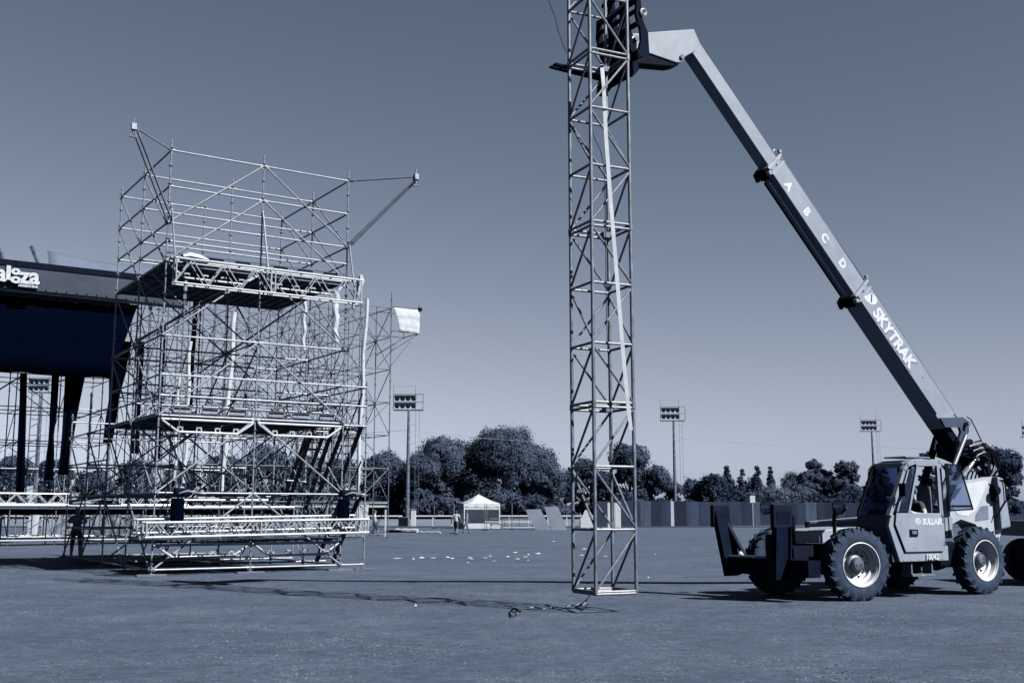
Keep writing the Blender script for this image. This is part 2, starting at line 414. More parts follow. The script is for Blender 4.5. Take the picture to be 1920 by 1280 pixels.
tree('conifer_tree', 'rightmost pointed conifer, next to the pale bare shrubs', 1447, 205, 873, 12, n=2600, seed=47, form='spire', kind='dark', group='pointed conifers in the tree row')
tree('shrub', 'pale twiggy shrub mass below the conifers behind the hoarding', 1402, 178, 912, 34, n=6000, seed=53, form='shrub', kind='dry', leaf=.16)
tree('shrub', 'larger pale twiggy shrub mass right of the conifers', 1462, 176, 900, 38, n=8000, seed=59, form='shrub', kind='dry', leaf=.16)
tree('pine_tree', 'grey green umbrella pine with a small raised crown between shrub and machine', 1528, 190, 862, 30, n=14000, seed=61, form='pine', kind='pine')
tree('pine_tree', 'broad low umbrella pine in front of the raised one', 1512, 182, 882, 34, n=16000, seed=67, form='pine', kind='pine')
tree('pine_tree', 'broad umbrella pine left of the cab roof', 1590, 186, 863, 40, n=20000, seed=71, form='pine', kind='pine')
tree('pine_tree', 'umbrella pine seen through the windscreen of the cab', 1650, 186, 872, 36, n=16000, seed=73, form='pine', kind='pine')
tree('pine_tree', 'low wide pine filling the gap before the broad umbrella pine', 1556, 194, 892, 34, n=9000, seed=63, form='pine', kind='dark')
tree('broadleaf_tree', 'pale grey feathery tree just behind the larger pale shrub', 1490, 188, 882, 20, n=6000, seed=64, kind='dry', leaf=.16)
tree('broadleaf_tree', 'bushy tree filling the row left of the conifers and behind the wider dark tree', 1318, 198, 902, 34, n=9000, seed=91, kind='pine')
tree('broadleaf_tree', 'low spreading tree low in the row under the two middle conifers', 1408, 206, 898, 46, n=9000, seed=92, kind='dark')
tree('pine_tree', 'flat topped pine between the feathery tree and the small raised pine', 1542, 200, 876, 46, n=14000, seed=93, form='pine', kind='pine')
tree('broadleaf_tree', 'dark round tree low behind the lattice tower base', 1130, 172, 880, 36, n=9000, seed=94, kind='dark')
tree('pine_tree', 'small round pine crown showing above the cab roof', 1745, 190, 846, 24, n=9000, seed=79, form='pine', kind='pine')
tree('pine_tree', 'low pine hidden behind the machine engine hood', 1805, 186, 882, 32, n=5000, seed=80, form='pine', kind='dark')
tree('broadleaf_tree', 'large dark tree at the right edge behind the telehandler', 1880, 150, 838, 42, n=20000, seed=83, kind='dark', leaf=.22)
for i, (px, top, hw, yy, wh) in enumerate([(18, 850, 48, 150, 'at the left edge below the stage roof'), (98, 858, 40, 160, 'between the two narrow black drapes'),
        (175, 868, 46, 155, 'behind the third drape'), (255, 858, 46, 150, 'behind the left posts of the tall scaffold'), (335, 866, 46, 152, 'behind the middle of the tall scaffold'),
        (415, 850, 44, 150, 'behind the left half of the scaffold deck'), (490, 824, 52, 152, 'tallest behind the scaffold centre'), (560, 848, 44, 150, 'behind the scaffold stairs'), (635, 852, 46, 154, 'behind the right scaffold posts')]):
    tree('broadleaf_tree', 'dark tree ' + wh, px, yy, top, hw, n=12000, seed=100 + i, kind='dark' if i % 2 else 'pine', leaf=.22)

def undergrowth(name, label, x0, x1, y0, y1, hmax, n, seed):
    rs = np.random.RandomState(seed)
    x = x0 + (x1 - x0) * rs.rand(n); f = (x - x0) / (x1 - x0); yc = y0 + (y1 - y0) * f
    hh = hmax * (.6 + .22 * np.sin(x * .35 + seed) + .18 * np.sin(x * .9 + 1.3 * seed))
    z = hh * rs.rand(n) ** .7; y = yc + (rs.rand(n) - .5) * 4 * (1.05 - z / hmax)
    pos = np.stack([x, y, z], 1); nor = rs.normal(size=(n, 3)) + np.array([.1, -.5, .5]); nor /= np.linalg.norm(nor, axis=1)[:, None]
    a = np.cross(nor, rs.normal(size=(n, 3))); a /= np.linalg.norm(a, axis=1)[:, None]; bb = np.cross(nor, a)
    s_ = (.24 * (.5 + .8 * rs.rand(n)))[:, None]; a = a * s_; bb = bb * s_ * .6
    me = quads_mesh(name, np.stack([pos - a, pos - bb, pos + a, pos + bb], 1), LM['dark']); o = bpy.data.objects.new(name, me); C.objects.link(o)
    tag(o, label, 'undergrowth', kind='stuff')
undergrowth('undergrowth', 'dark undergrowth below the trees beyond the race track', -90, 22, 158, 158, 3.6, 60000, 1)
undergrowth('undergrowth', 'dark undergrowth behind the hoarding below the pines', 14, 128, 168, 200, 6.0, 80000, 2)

# ================================================================ HOARDING (line of dark panels beyond the field)
def hoarding():
    A = Vector((9.4, 125, 0)); D = Vector((39.4, 25, 0)).normalized(); ang = math.atan2(D.y, D.x)
    t = thing('hoarding', 'long site hoarding of dark mismatched panels below the tree row', 'fence', A, ang)
    tones = {'d': .08, 'm': .14, 'l': .20, 'k': .04, 'w': .70, 'p': .26}
    seq = [('m', 1.5), ('d', 1.4), ('w', .45), ('m', 2.9), ('p', 1.6), ('d', 1.5), ('m', 1.4), ('w', .5), ('k', 1.9), ('l', 2.0), ('m', 3.1), ('m', 1.5), ('m', 2.4), ('d', 1.6), ('p', 1.4), ('m', 1.9), ('m', 2.4),
           ('d', 2.1), ('m', 1.6), ('p', 2.0), ('d', 1.4), ('k', 2.4), ('m', 1.6), ('d', 2.0)] + [(random.choice('dmkd'), random.choice((1.5, 2.0, 2.4))) for _ in range(22)]
    x = 0
    for i, (k, wd) in enumerate(seq):
        m = mat('hoarding_' + k, tones[k], .8, 0, .16, .8, .06, stretch=(1, 1, .35))
        H = 2.86 + random.uniform(-.04, .04)
        b = MB(); b.box((x + wd / 2, random.uniform(-.04, .04), H / 2), (wd - .03, .05, H)); b.build('panel', m, t); x += wd
        b = MB(); b.box((x, .12, 1.3), (.07, .12, 2.6)); b.build('post', black(), t)
    return t
hoarding()
b = MB(); c_ = atY(1411, 934, 121); b.box((c_.x, 121, 3.0), (.55, .04, .75)); b.tube((c_.x, 121.05, 0), (c_.x, 121.05, 2.9), .03)
tag(b.build('sign', white()), 'small white notice board sticking up above the hoarding left of the work lamp', 'sign')

# ================================================================ RACE TRACK RAIL
def rail(x0, x1, Y, label):
    t = thing('track_rail', label, 'fence', (x0, Y, 0))
    L = x1 - x0
    b = MB(); b.box((L / 2, 0, 1.18), (L, .10, .17)); b.build('rail', white(), t, bevel=.03)
    n = max(1, int(L / 2.05))
    b0 = MB(); b0.box((0, .06, .58), (.12, .10, 1.16))
    p = b0.build('post', white(), t); p.location.x = .2
    for i in range(1, n + 1):
        q = p.copy(); C.objects.link(q); q.parent = t; q.location.x = .2 + i * 2.05 * (L / (n * 2.05)) - (.3 if i == n else 0)
rail(-62, -12.5, 128, 'white running rail of the race track, section behind the stage and scaffold')
rail(-11.4, 12.6, 128, 'white running rail of the race track, section behind the tent and walkers')
# pillar and dark box at the mast foot
t = thing('gate_pillar', 'short white pillar beside the foot of the nearest floodlight mast', 'pillar', (atY(775, 980, 124).x, 124, 0))
b = MB(); b.box((0, 0, .95), (.55, .5, 1.9)); b.build('shaft', white(), t, bevel=.03); b = MB(); b.box((0, 0, 1.96), (.7, .62, .12)); b.build('cap', steel_old(), t)
t = thing('meter_box', 'low dark box left of the white pillar', 'box', (atY(756, 980, 123).x, 123, 0))
b = MB(); b.box((0, 0, .52), (1.0, .7, 1.04)); b.build('body', blackp(), t, bevel=.03); b = MB(); b.box((0, 0, 1.07), (1.08, .78, .06)); b.build('lid', paint_dark(), t)

# ================================================================ FLOODLIGHT MASTS
def mast(px, Y, rack_w, rack_top, rack_bot, label, pole_off=0.0):
    X = (px - 960) / FOC * Y
    z0, z1 = hgt(rack_bot, Y), hgt(rack_top, Y)
    t = thing('floodlight_mast', label, 'floodlight', (X, Y, 0), 0, 'floodlight masts round the race track')
    m = steel_far()
    b = MB(); b.path([(0, 0, 0), (0, 0, z0 * .45), (0, 0, z0)], [.30, .22, .14], 12); b.tube((0, 0, 0), (0, 0, .25), .5, 12); b.build('pole', m, t, True)
    k = MB(); lx = 1.05
    for s_ in (-.22, .22): k.tube((lx + s_, 0, 1.5), (lx + s_, 0, z0), .020, 5)
    z = 1.8
    while z < z0: k.tube((lx - .22, 0, z), (lx + .22, 0, z), .012, 4); z += .8
    for zz in np.arange(3, z0, 2.2): k.tube((0, 0, zz), (lx, 0, zz), .018, 4)
    k.build('ladder', m, t)
    w0, w1 = -rack_w * .52, rack_w * .48; H = z1 - z0
    fr = MB()
    for x in (w0, w1 - .9, w1): fr.box((x, 0, z0 + H / 2), (.07, .07, H))
    for zz in (z0, z0 + H / 2, z1): fr.box(((w0 + w1) / 2, 0, zz), (rack_w, .07, .07))
    fr.box(((w0 + w1) / 2, .45, z0), (rack_w, 1.0, .08))
    for x in (w0, w1 - .9): fr.tube((x, 0, z1), (x, 0, z1 + 1.1), .03, 4)
    fr.tube((w0, 0, z1 + .95), (w1 - .9, 0, z1 + .95), .012, 4)
    fr.build('frame', m, t)
    lens = mat('lamp_lens', .12, .2, 0, .1, 3, .6); hood = mat('lamp_hood', .72, .4, .3, .1, 3, .4)
    for r in range(2):
        for c in range(4):
            x = w0 + .42 + c * (rack_w - 1.15) / 3.6; zz = z0 + H * (.27 + .48 * r)
            lo = MB(); lo.box((x, .1, zz + .12), (.62, .5, .34)); lo.box((x, -.2, zz + .32), (.66, .25, .05)); lp = lo.build('lamp', hood, t)
            ls = MB(); ls.lathe([(.0, -.17), (.26, -.15), (.28, .0)], (x, -.18, zz - .1), (0, -.6, -.35), 12); ls.build('lens', lens, lp, True)
    return t
mast(766, 131, 3.5, 739, 768, 'nearest floodlight mast, with eight lamps, beside the scaffold')
mast(1263, 160, 3.55, 762, 788, 'second floodlight mast, just right of the lattice tower')
mast(1634, 193, 3.5, 787, 808, 'third floodlight mast, rising behind the machine cab')
mast(1936, 190, 3.5, 797, 819, 'rightmost floodlight mast, cut by the picture edge')
mast(75, 150, 3.6, 708, 735, 'floodlight mast seen between the black stage drapes')

# overhead wire between the masts
def wire(a, b_, sag, label, r=.02):
    pts = [a.lerp(b_, i / 20) - Vector((0, 0, sag * 4 * (i / 20) * (1 - i / 20))) for i in range(21)]
    m = MB(); m.path(pts, r, 4); tag(m.build('overhead_wire', steel_old()), label, 'wire')
wire(Vector((atY(766, 806, 131).x, 131, hgt(806, 131))), Vector((atY(1263, 820, 160).x, 160, hgt(820, 160))), 1.0, 'thin sagging wire from the nearest floodlight mast to the second')
wire(Vector((atY(1263, 820, 160).x, 160, hgt(820, 160))), Vector((atY(1634, 836, 193).x, 193, hgt(836, 193))), .5, 'thin sagging wire from the second floodlight mast to the third')
wire(Vector((atY(1634, 836, 193).x, 193, hgt(836, 193))), Vector((atY(1936, 838, 190).x, 190, hgt(838, 190))), .5, 'thin wire from the third floodlight mast to the rightmost')
wire(Vector((atY(75, 815, 150).x, 150, hgt(815, 150))), Vector((atY(766, 806, 131).x, 131, hgt(806, 131))), .8, 'thin wire running behind the scaffold to the nearest mast')

# ================================================================ TENT
def tent():
    Y = 112; x0 = atY(861, 960, Y).x; x1 = atY(934, 960, Y).x; W = x1 - x0; X = (x0 + x1) / 2
    t = thing('white_tent', 'white peaked party tent with dark window walls in front of the big trees', 'tent', (X, Y, 0), math.radians(12))
    W *= .93; h = W / 2; ze = hgt(944, Y); zt = hgt(928, Y) + .1; zl = hgt(951, Y)
    b = MB()
    cs = [(-h, -h, ze), (h, -h, ze), (h, h, ze), (-h, h, ze)]
    for i in range(4):
        a, c = Vector(cs[i]), Vector(cs[(i + 1) % 4]); top = Vector((0, 0, zt)); g = []
        for j in range(6):
            f = j / 5; row = []
            for k in range(5):
                p = a.lerp(c, k / 4).lerp(top, f); p.z -= .10 * math.sin(f * PI) * .8 + .06 * math.sin(k / 4 * PI) * (1 - f); row.append(p)
            g.append(row)
        b.sheet(g)
    b.build('canopy', cloth_w(), t, True, solid=.02)
    b = MB()
    for i in range(4):
        a, c = Vector(cs[i]), Vector(cs[(i + 1) % 4])
        b.sheet([[a.lerp(c, k / 12) + Vector((0, 0, 0)) for k in range(13)], [a.lerp(c, k / 12) * 1.01 + Vector((0, 0, -(ze - zl) + .06 * math.sin(k * 1.9))) - Vector((0, 0, .0)) for k in range(13)]])
    for v in range(len(b.v)):
        pass
    b.build('valance', cloth_w(), t, solid=.015)
    for (sx, sy) in ((-1, -1), (1, -1), (1, 1), (-1, 1)):
        tub('leg', (sx * (h - .05), sy * (h - .05), 0), (sx * (h - .05), sy * (h - .05), ze), .07, white(), t)
    dk = mat('tent_window', .14, .35, 0, .3, 2, .4)
    for (p0, p1) in (((-h + .1, -h + .02), (h - .1, -h + .02)), ((-h + .02, -h + .1), (-h + .02, h - .1)), ((-h + .1, h - .02), (h - .1, h - .02))):
        f = MB(); f.bar((*p0, .28), (*p1, .28), .03, .5); f.bar((*p0, zl - .1), (*p1, zl - .1), .03, .2); f.build('wall_skirt', cloth_w(), t)
        f = MB(); f.bar((*p0, (zl + .3) / 2), (*p1, (zl + .3) / 2), .02, zl - .62); f.build('window_panel', dk, t)
tent()
# leaning sheets
for i, (xa, xb, xc, xd, yt, yb, lab) in enumerate([(985, 1014, 1033, 1004, 955, 992, 'left of the two big grey boards leaning beyond the field'), (1021, 1047, 1062, 1034, 950, 992, 'right of the two big grey boards leaning beyond the field')]):
    Y = 104; z = hgt(yt, Y) ; 
    b = MB(); p = [Vector((atY(xa, 960, Y).x, Y + .7, z)), Vector((atY(xb, 960, Y).x, Y + .7, z + .03)), Vector((atY(xc, 960, Y).x, Y - .6, 0)), Vector((atY(xd, 960, Y).x, Y - .6, 0))]
    b.prism(p, (0, .1, 0.02)); tag(b.build('leaning_board', mat('board_grey', .42, .6, 0, .12, .7, .2)), lab, 'board')
t = thing('pallet_stack', 'long low stack of pale boards and pallets behind the leaning boards', 'pallets', (atY(960, 970, 108).x, 108, 0))
for k in range(4):
    b = MB(); b.box((.2 * (k % 2), 0, .18 + .27 * k), (5.2 - .5 * (k % 2), 1.2, .10)); b.build('pallet', [white(), steel_old()][k % 2], t)
    b = MB(); [b.box((x, 0, .06 + .27 * k), (.12, 1.1, .13)) for x in (-2, -.7, .7, 2)]; b.build('batten', steel_old(), t)
# white crates seen through the tower foot
t = thing('white_crate', 'white crate standing behind the lattice tower near the hoarding', 'crate', (atY(1102, 975, 108).x, 108, 0))
b = MB(); b.box((0, 0, .55), (1.5, 1.2, 1.1)); b.build('body', white(), t, bevel=.03); b = MB(); b.prism([(-.6, -.6, 1.1), (.5, -.6, 1.1), (.1, -.6, 1.9), (-.3, -.6, 1.8)], (0, .3, 0)); b.build('loose_sheet', white(), t)
for k, (px, wd, lab) in enumerate([(1146, .75, 'left of two pale door-like sheets behind the lattice tower'), (1159, .6, 'right of two pale door-like sheets behind the lattice tower')]):
    b = MB(); b.box((0, 0, 1.3), (wd, .08, 2.6)); o = b.build('pale_sheet', white(), None); o.location = (atY(px, 960, 118).x, 118 + k * .2, 0); tag(o, lab, 'sheet')
# thin barrier stanchions in the mid distance
for k, (px, yb, yt, lab) in enumerate([(814, 990, 947, 'thin white stanchion left of the walking pair'), (851, 1000, 945, 'thin stanchion directly behind the walking pair'), (909, 994, 944, 'double stanchion in front of the white tent'), (960, 992, 943, 'thin stanchion right of the white tent')]):
    g0 = ground(px, yb); t = thing('stanchion', lab, 'post', (g0.x, g0.y, 0), 0, 'thin stanchions across the field')
    hh = hgt(yt, g0.y)
    tub('post', (0, 0, 0), (0, 0, hh), .035, steel_old(), t, 6)
    if k == 2: tub('post', (.18, 0, 0), (.18, 0, hh), .03, steel_old(), t, 6)
    b = MB(); b.box((0, 0, .03), (.5, .5, .06)); b.build('base', black(), t)
# ================================================================ trusses
def box_truss(name, label, parent_thing, p0, p1, w_, h_, m, rc=.025, rb=.012, pitch=.5, group=None, sections=1, frames=True):
    """lattice box truss from p0 to p1 (bottom centre line), in the frame of parent_thing's location"""
    p0, p1 = Vector(p0), Vector(p1); d = (p1 - p0); L = d.length; d.normalize()
    t = thing(name, label, 'truss', p0, math.atan2(d.y, d.x), group)
    slope = d.z * L
    for sy in (-1, 1):
        for z in (0, h_):
            tub('chord', (0, sy * w_ / 2, z), (Vector((L, sy * w_ / 2, z + slope))), rc, m, t, 8)
    n = max(2, int(round(L / pitch / 2)) * 2); st = L / n
    for sy in (-1, 1):
        for k in range(n):
            za, zb = (0, h_) if k % 2 == 0 else (h_, 0)
            tub('lacing', (k * st, sy * w_ / 2, za + slope * k / n), ((k + 1) * st, sy * w_ / 2, zb + slope * (k + 1) / n), rb, m, t, 6)
    for z in (0, h_):
        for k in range(0, n, 2):
            tub('cross_bar', (k * st, -w_ / 2, z + slope * k / n), (k * st, w_ / 2, z + slope * k / n), rb, m, t, 6)
    if frames:
        for s_ in range(sections + 1):
            for e in ((-.06, .06) if 0 < s_ < sections else ((.03,) if s_ == 0 else (-.03,))):
                x = L * s_ / sections + e
                for sy in (-1, 1): tub('end_post', (x, sy * w_ / 2, slope * x / L), (x, sy * w_ / 2, h_ + slope * x / L), rc * .8, m, t, 6)
    return t

# ================================================================ STAGE (far left)
TH = .575
ST = Vector((-25.4, 55, 0)); SU = Vector((math.cos(TH), math.sin(TH), 0)); SV = Vector((-math.sin(TH), math.cos(TH), 0))
def stw(x, y, z=0.0): return ST + SU * x + SV * y + Vector((0, 0, z))
def stage():
    t = thing('festival_stage', 'big dark roofed festival stage with black curtain at the left edge', 'stage', ST, TH)
    zt, zb = hgt(497, 55), hgt(541, 55)
    b = MB(); b.sheet([[(x, 0 + .25 * (k == 0) - .15, zt + (zb - zt) * k) for x in np.linspace(-10, 9, 30)] for k in (0, .25, .5, .75, 1)])
    b.build('fascia', mat('fascia_vinyl', .22, .6, 0, .2, .25, .1, g2=.12, stretch=(1, 1, 3)), t, solid=.05)
    b = MB(); b.bar((-10, .1, zt + .12), (9, .1, zt + .12), .3, .3); b.build('top_beam', black(), t)
    b = MB(); b.bar((-10, .1, zb - .06), (9, .1, zb - .06), .12, .16); b.build('bottom_beam', steel_old(), t)
    for k in range(38):
        x = -9.8 + k * .5
        if x < 9: b = MB(); b.box((x, -.19, zb + .03), (.05, .03, .16)); b.build('fixing_strap', black(), t)
    # roof deck behind the fascia
    b = MB(); b.box((-2.5, 5.0, zt - .9), (17, 9.4, 1.2)); b.build('roof', mat('roof_black', .05, .9), t)
    # curtain
    zc0, zc1 = zb - .1, hgt(704, 57)
    g = []
    for k in range(5):
        f = k / 4; xr = 6.5 - 1.15 * f
        g.append([(x, .55 + .035 * math.sin(x * 4.5 + .4 * math.sin(x * 3)) + .03 * f, zc0 + (zc1 - zc0) * f + .04 * math.sin(x * 1.7) * f) for x in [-10 + (xr + 10) * i / 110 for i in range(111)]])
    b = MB(); b.sheet(g); b.build('curtain', cloth_b(), t, True, solid=.02)
    for i in range(22):       # pale chips stand in for gaps of light under the fascia
        x = -1 + i * .42 + random.random() * .2
        b = MB(); b.box((x, .40, zb - .32 + random.random() * .08), (.10 + random.random() * .18, .03, .05)); b.build('light_gap_chip', steel_far(), t)
    # sheer membrane roof panels
    mem = mat('roof_membrane', .47, .8, 0, .05, .4, .1)
    z0 = hgt(518, 57); z1 = hgt(480, 57)
    b = MB(); g = []
    for k in range(7):
        f = k / 6
        g.append([(1.9 + 7.0 * j / 12, .5 + .8 * f, zt + .1 + 1.15 * (f ** .8) * (1 - .25 * math.sin(PI * j / 12))) for j in range(13)])
    b.sheet(g); b.build('roof_membrane', mem, t, True, solid=.02)
    b = MB(); b.bar((1.6, 1.2, zt + .2), (1.15, 1.6, zt + 1.45), .16, .16); b.build('mast_strut', steel_far(), t)
    b = MB(); b.bar((-.1, 1.2, zt + .2), (-.45, 1.6, zt + 1.25), .16, .16); b.build('mast_strut', steel_far(), t)
    # brand lettering
    R = Matrix.Rotation(PI / 2, 3, 'X'); lw = cloth_w(); lb = black()
    zz = hgt(523, 55.6) + .02
    for (ch, x, dz, s_, xs) in (('l', -1.0, .04, 1.0, 1.3), ('a', -.50, 0, 1.2, 1.0), ('l', -.16, .04, .96, 1.3), ('o', .18, .22, .58, 1.3), ('o', .20, -.20, .62, 1.45), ('z', .60, -.02, 1.17, 1.0), ('a', 1.07, 0, 1.17, 1.0)):
        lettering(ch, s_, lb, t, R, (x, -.42, zz + dz), .02, 0, .075, xs=xs, name='lettering_outline')  # wider black outline backing each white letter
        lettering(ch, s_, lw, t, R, (x, -.47, zz + dz), .02, 0, .035, xs=xs)
    b = MB(); b.box((.80, -.40, zz - .50), (.86, .03, .24)); b.build('sign_back', lb, t)
    lettering('ARGENTINA', .165, lw, t, R, (.80, -.44, zz - .50), .01, 0, .010, name='lettering_small')
    # stage floor apron and its legs
    b = MB(); b.box((2.3, -1.2, 1.83), (25, 2.6, .14)); b.build('stage_floor', plank_m(), t)
    b = MB(); b.box((2.3, -2.53, 1.93), (25, .06, .06)); b.build('floor_edge', white(), t)
    b = MB(); b.box((2.3, -.9, 1.62), (25, 1.9, .26)); b.build('floor_frame', black(), t)
    for i in range(13):
        x = -10 + i * 2.07
        for y in (-2.4, -.2):
            standard((x, y), 0, 1.75, steel_far(), t, .5, .03)
        tub('brace', (x, -2.4, .2), (x + 1.9, -2.4, 1.5), .025, steel_far(), t, 5)
    tub('ledger', (-10, -2.42, .28), (14.9, -2.42, .28), .035, white(), t, 6)
    tub('ledger', (-10, -.2, .3), (14.9, -.2, .3), .03, steel_far(), t, 6)
    return t
stage()

def drape(px0, px1, qx0, qx1, ytop, ybot, Y, label, twist=0.0):
    z0, z1 = hgt(ytop, Y), hgt(ybot, Y); g = []
    xa = lambda p: (p - 960) / FOC * Y * 1.0
    o0 = Vector((xa((px0 + px1) / 2), Y, 0))
    for k in range(13):
        f = k / 12
        l = px0 + (qx0 - px0) * f; r = px1 + (qx1 - px1) * f
        pinch = 1 - twist * math.exp(-((f - .58) / .12) ** 2)
        c = (l + r) / 2; h = (r - l) / 2 * pinch
        g.append([(xa(c - h + 2 * h * j / 14) * (1 + .0) - o0.x, .09 * math.sin(j * 1.7 + f) - .25 * f * math.sin(j), z0 + (z1 - z0) * f) for j in range(15)])
    b = MB(); b.sheet(g); o = b.build('black_drape', cloth_b(), None, True, solid=.02); o.location = o0
    tag(o, label, 'drape', 'black drapes under the stage roof'); return o
drape(31, 45, 40, 52, 700, 925, 57.5, 'leftmost narrow black drape hanging from the stage roof')
drape(91, 106, 92, 104, 700, 900, 58.2, 'middle black drape, pinched half way down', .7)
drape(116, 156, 117, 131, 700, 890, 59, 'widest black drape, tapering towards its foot')
drape(201, 240, 196, 212, 640, 830, 61, 'ragged dark drape along the left edge of the scaffold wing', .2)
drape(250, 264, 250, 262, 640, 850, 62, 'long dark drape just left of the front scaffold posts', .3)
drape(292, 303, 294, 302, 610, 860, 63.5, 'thin dark drape behind the left front scaffold post', .4)
drape(352, 362, 350, 358, 560, 760, 66, 'thin dark drape deep inside the scaffold wing', .4)

# scaffold wings behind: every standard a part, ledgers and braces joined (too fine to pick apart)
def far_scaffold(label, x0, nx, bx, y0, ny, by, levels, ztop, m, seed=0, brace_p=.75, hole=0.0, skip_top=None, mode='wing'):
    rs = random.Random(seed)
    o0 = stw(x0, y0); t = thing('scaffold_wing', label, 'scaffold', o0, TH)
    led, br = MB(), MB(); r = .033
    for i in range(nx + 1):
        for j in range(ny + 1):
            zt = ztop - (rs.choice((0, 0, .6, 1.2)))
            standard((i * bx, j * by), 0, round(zt, 1), m, t, 1.0, r)
    for z in levels:
        for j in range(ny + 1):
            for i in range(nx):
                if rs.random() > hole: led.tube((i * bx, j * by, z), ((i + 1) * bx, j * by, z), r * .85, 5, cap=False)
        for i in range(nx + 1):
            for j in range(ny):
                if rs.random() > hole: led.tube((i * bx, j * by, z), (i * bx, (j + 1) * by, z), r * .85, 5, cap=False)
    for k in range(len(levels) - 1):
        z0, z1 = levels[k], levels[k + 1]
        for j in range(ny + 1):
            for i in range(nx):
                if rs.random() < brace_p:
                    a, c = (i, i + 1) if (i + k) % 2 else (i + 1, i)
                    br.tube((a * bx, j * by, z0), (c * bx, j * by, z1), r * .8, 5, cap=False)
        for i in range(nx + 1):
            for j in range(ny):
                if rs.random() < brace_p:
                    a, c = (j, j + 1) if (j + k) % 2 else (j + 1, j)
                    br.tube((i * bx, a * by, z0), (i * bx, c * by, z1), r * .8, 5, cap=False)
    l = led.build('ledgers', m, t, True); l['kind'] = 'stuff'
    l = br.build('braces', m, t, True); l['kind'] = 'stuff'
    return t
far_scaffold('dense scaffold wing of the stage behind the tall scaffold tower', 7.2, 7, 2.07, 0.4, 4, 2.07, [.3, 2.2, 4.2, 6.2, 8.2, 10.2, 12.2, 14.0], 15.0, steel_far(), 3, .85)
far_scaffold('open scaffold frames behind the black drapes under the stage roof', -7.5, 6, 2.3, 4.2, 2, 2.5, [.3, 2.1, 3.9, 5.4, 7.2, 9.0], 10.8, steel_old(), 5, .35)
# cantilever with the white banner
def banner_arm():
    xa = 7.2 + 7 * 2.07
    t = thing('scaffold_bracket', 'scaffold bracket sticking out at the top right of the stage wing', 'scaffold', stw(xa, .4), TH)
    m = steel_far(); zt, zb = 14.1, 11.3
    for y in (0, 2.07):
        tub('ledger', (0, y, zt), (1.95, y, zt), .03, m, t, 6); tub('ledger', (0, y, 12.6), (1.95, y, 12.6), .03, m, t, 6)
        tub('brace', (0, y, zb), (1.95, y, 12.6), .03, m, t, 6); tub('brace', (0, y, zb - .9), (1.4, y, 12.1), .02, m, t, 6)
        tub('standard', (1.95, y, 12.5), (1.95, y, 14.4), .03, m, t, 6)
    tub('ledger', (1.95, 0, zt), (1.95, 2.07, zt), .03, m, t, 6); tub('ledger', (1.95, 0, 12.6), (1.95, 2.07, 12.6), .03, m, t, 6)
    b = MB(); b.box((1.95, -.05, zt), (.22, .2, .2)); b.build('clamp', black(), t)
    g = []
    for k in range(9):
        f = k / 8; xl = .12 + .42 * f
        g.append([(xl + (1.93 - xl) * j / 10, -.08 + .04 * math.sin(j * 1.3 + k * .8) * math.sin(PI * j / 10) + .03 * math.sin(k * 2.1), zt - .05 - f * (1.42 + .08 * j / 10) + .03 * math.sin(j * 1.9) * f) for j in range(11)])
    b = MB(); b.sheet(g); o = b.build('white_banner', cloth_w(), None, True, solid=.01); o.location = stw(xa, .4); o.rotation_euler = (0, 0, TH)
    tag(o, 'crumpled white sheet tied to the bracket at the top right of the stage wing', 'banner')
banner_arm()
# white fabric sleeves wrapped round posts of the wing
for k, (px, y0, y1, w0, lab) in enumerate([(681, 560, 925, .21, 'longest white wrapped post, right of the scaffold stairs'), (622, 548, 640, .34, 'short white cloth wrap high beside the deck corner'), (562, 560, 655, .2, 'narrow white cloth wrap under the right half of the upper deck'),
        (428, 585, 940, .26, 'long leaning white wrapped post in the middle of the scaffold'), (345, 640, 905, .2, 'white wrapped post near the left front scaffold post'), (327, 700, 900, .14, 'thin white wrap next to the left front scaffold post')]):
    Y = [63.9, 62.5, 61.5, 59.2, 57.5, 57.3][k]; z0, z1 = hgt(y1, Y), hgt(y0, Y); X = atY(px, 700, Y).x * .985
    pts = []; rr = []
    for i in range(15):
        f = i / 14; pts.append((.05 * math.sin(i * 1.1 + k) + (-.35 * (1 - f) if k in (3, 0) else 0), .03 * math.cos(i * 1.7), z0 + (z1 - z0) * f)); rr.append(w0 / 2 * (.75 + .35 * abs(math.sin(i * 1.9 + k))))
    b = MB(); b.path(pts, rr, 8); o = b.build('white_fabric_wrap', cloth_w(), None, True); o.location = (X, Y, 0)
    tag(o, lab, 'fabric', 'white fabric wrapped round posts of the stage wing')
# trusses lying on the stage apron
tw = mat('truss_white', .95, .4, .3, .08, 8, .5, cap=.7, mult=1.3)
box_truss('box_truss', 'white box truss lying on the stage apron at the left edge', None, stw(-3.5, -1.5, 1.98), stw(3.1, -1.5, 1.98), .5, .52, tw, .035, .018, .45, sections=2)
box_truss('box_truss', 'short white box truss lying on the stage apron beside the scaffold', None, stw(5.6, -1.6, 1.98), stw(9.0, -1.6, 1.98), .5, .52, tw, .035, .018, .4)
t = thing('cable_heap', 'dark heap of cases and bars on the apron between the two white trusses', 'equipment', stw(4.3, -1.4, 1.9), TH)
for k in range(9):
    b = MB(); b.bar((random.uniform(-1.1, -.2), random.uniform(-.4, .4), .06 + random.random() * .1), (random.uniform(.2, 1.1), random.uniform(-.4, .4), .15 + random.random() * .35), .06, .06); b.build('bar', [tw, steel_old(), black()][k % 3], t)
for k in range(3): b = MB(); b.box((-.9 + k * .8, .2, .16), (.6, .5, .3)); b.build('case', black(), t, bevel=.02)
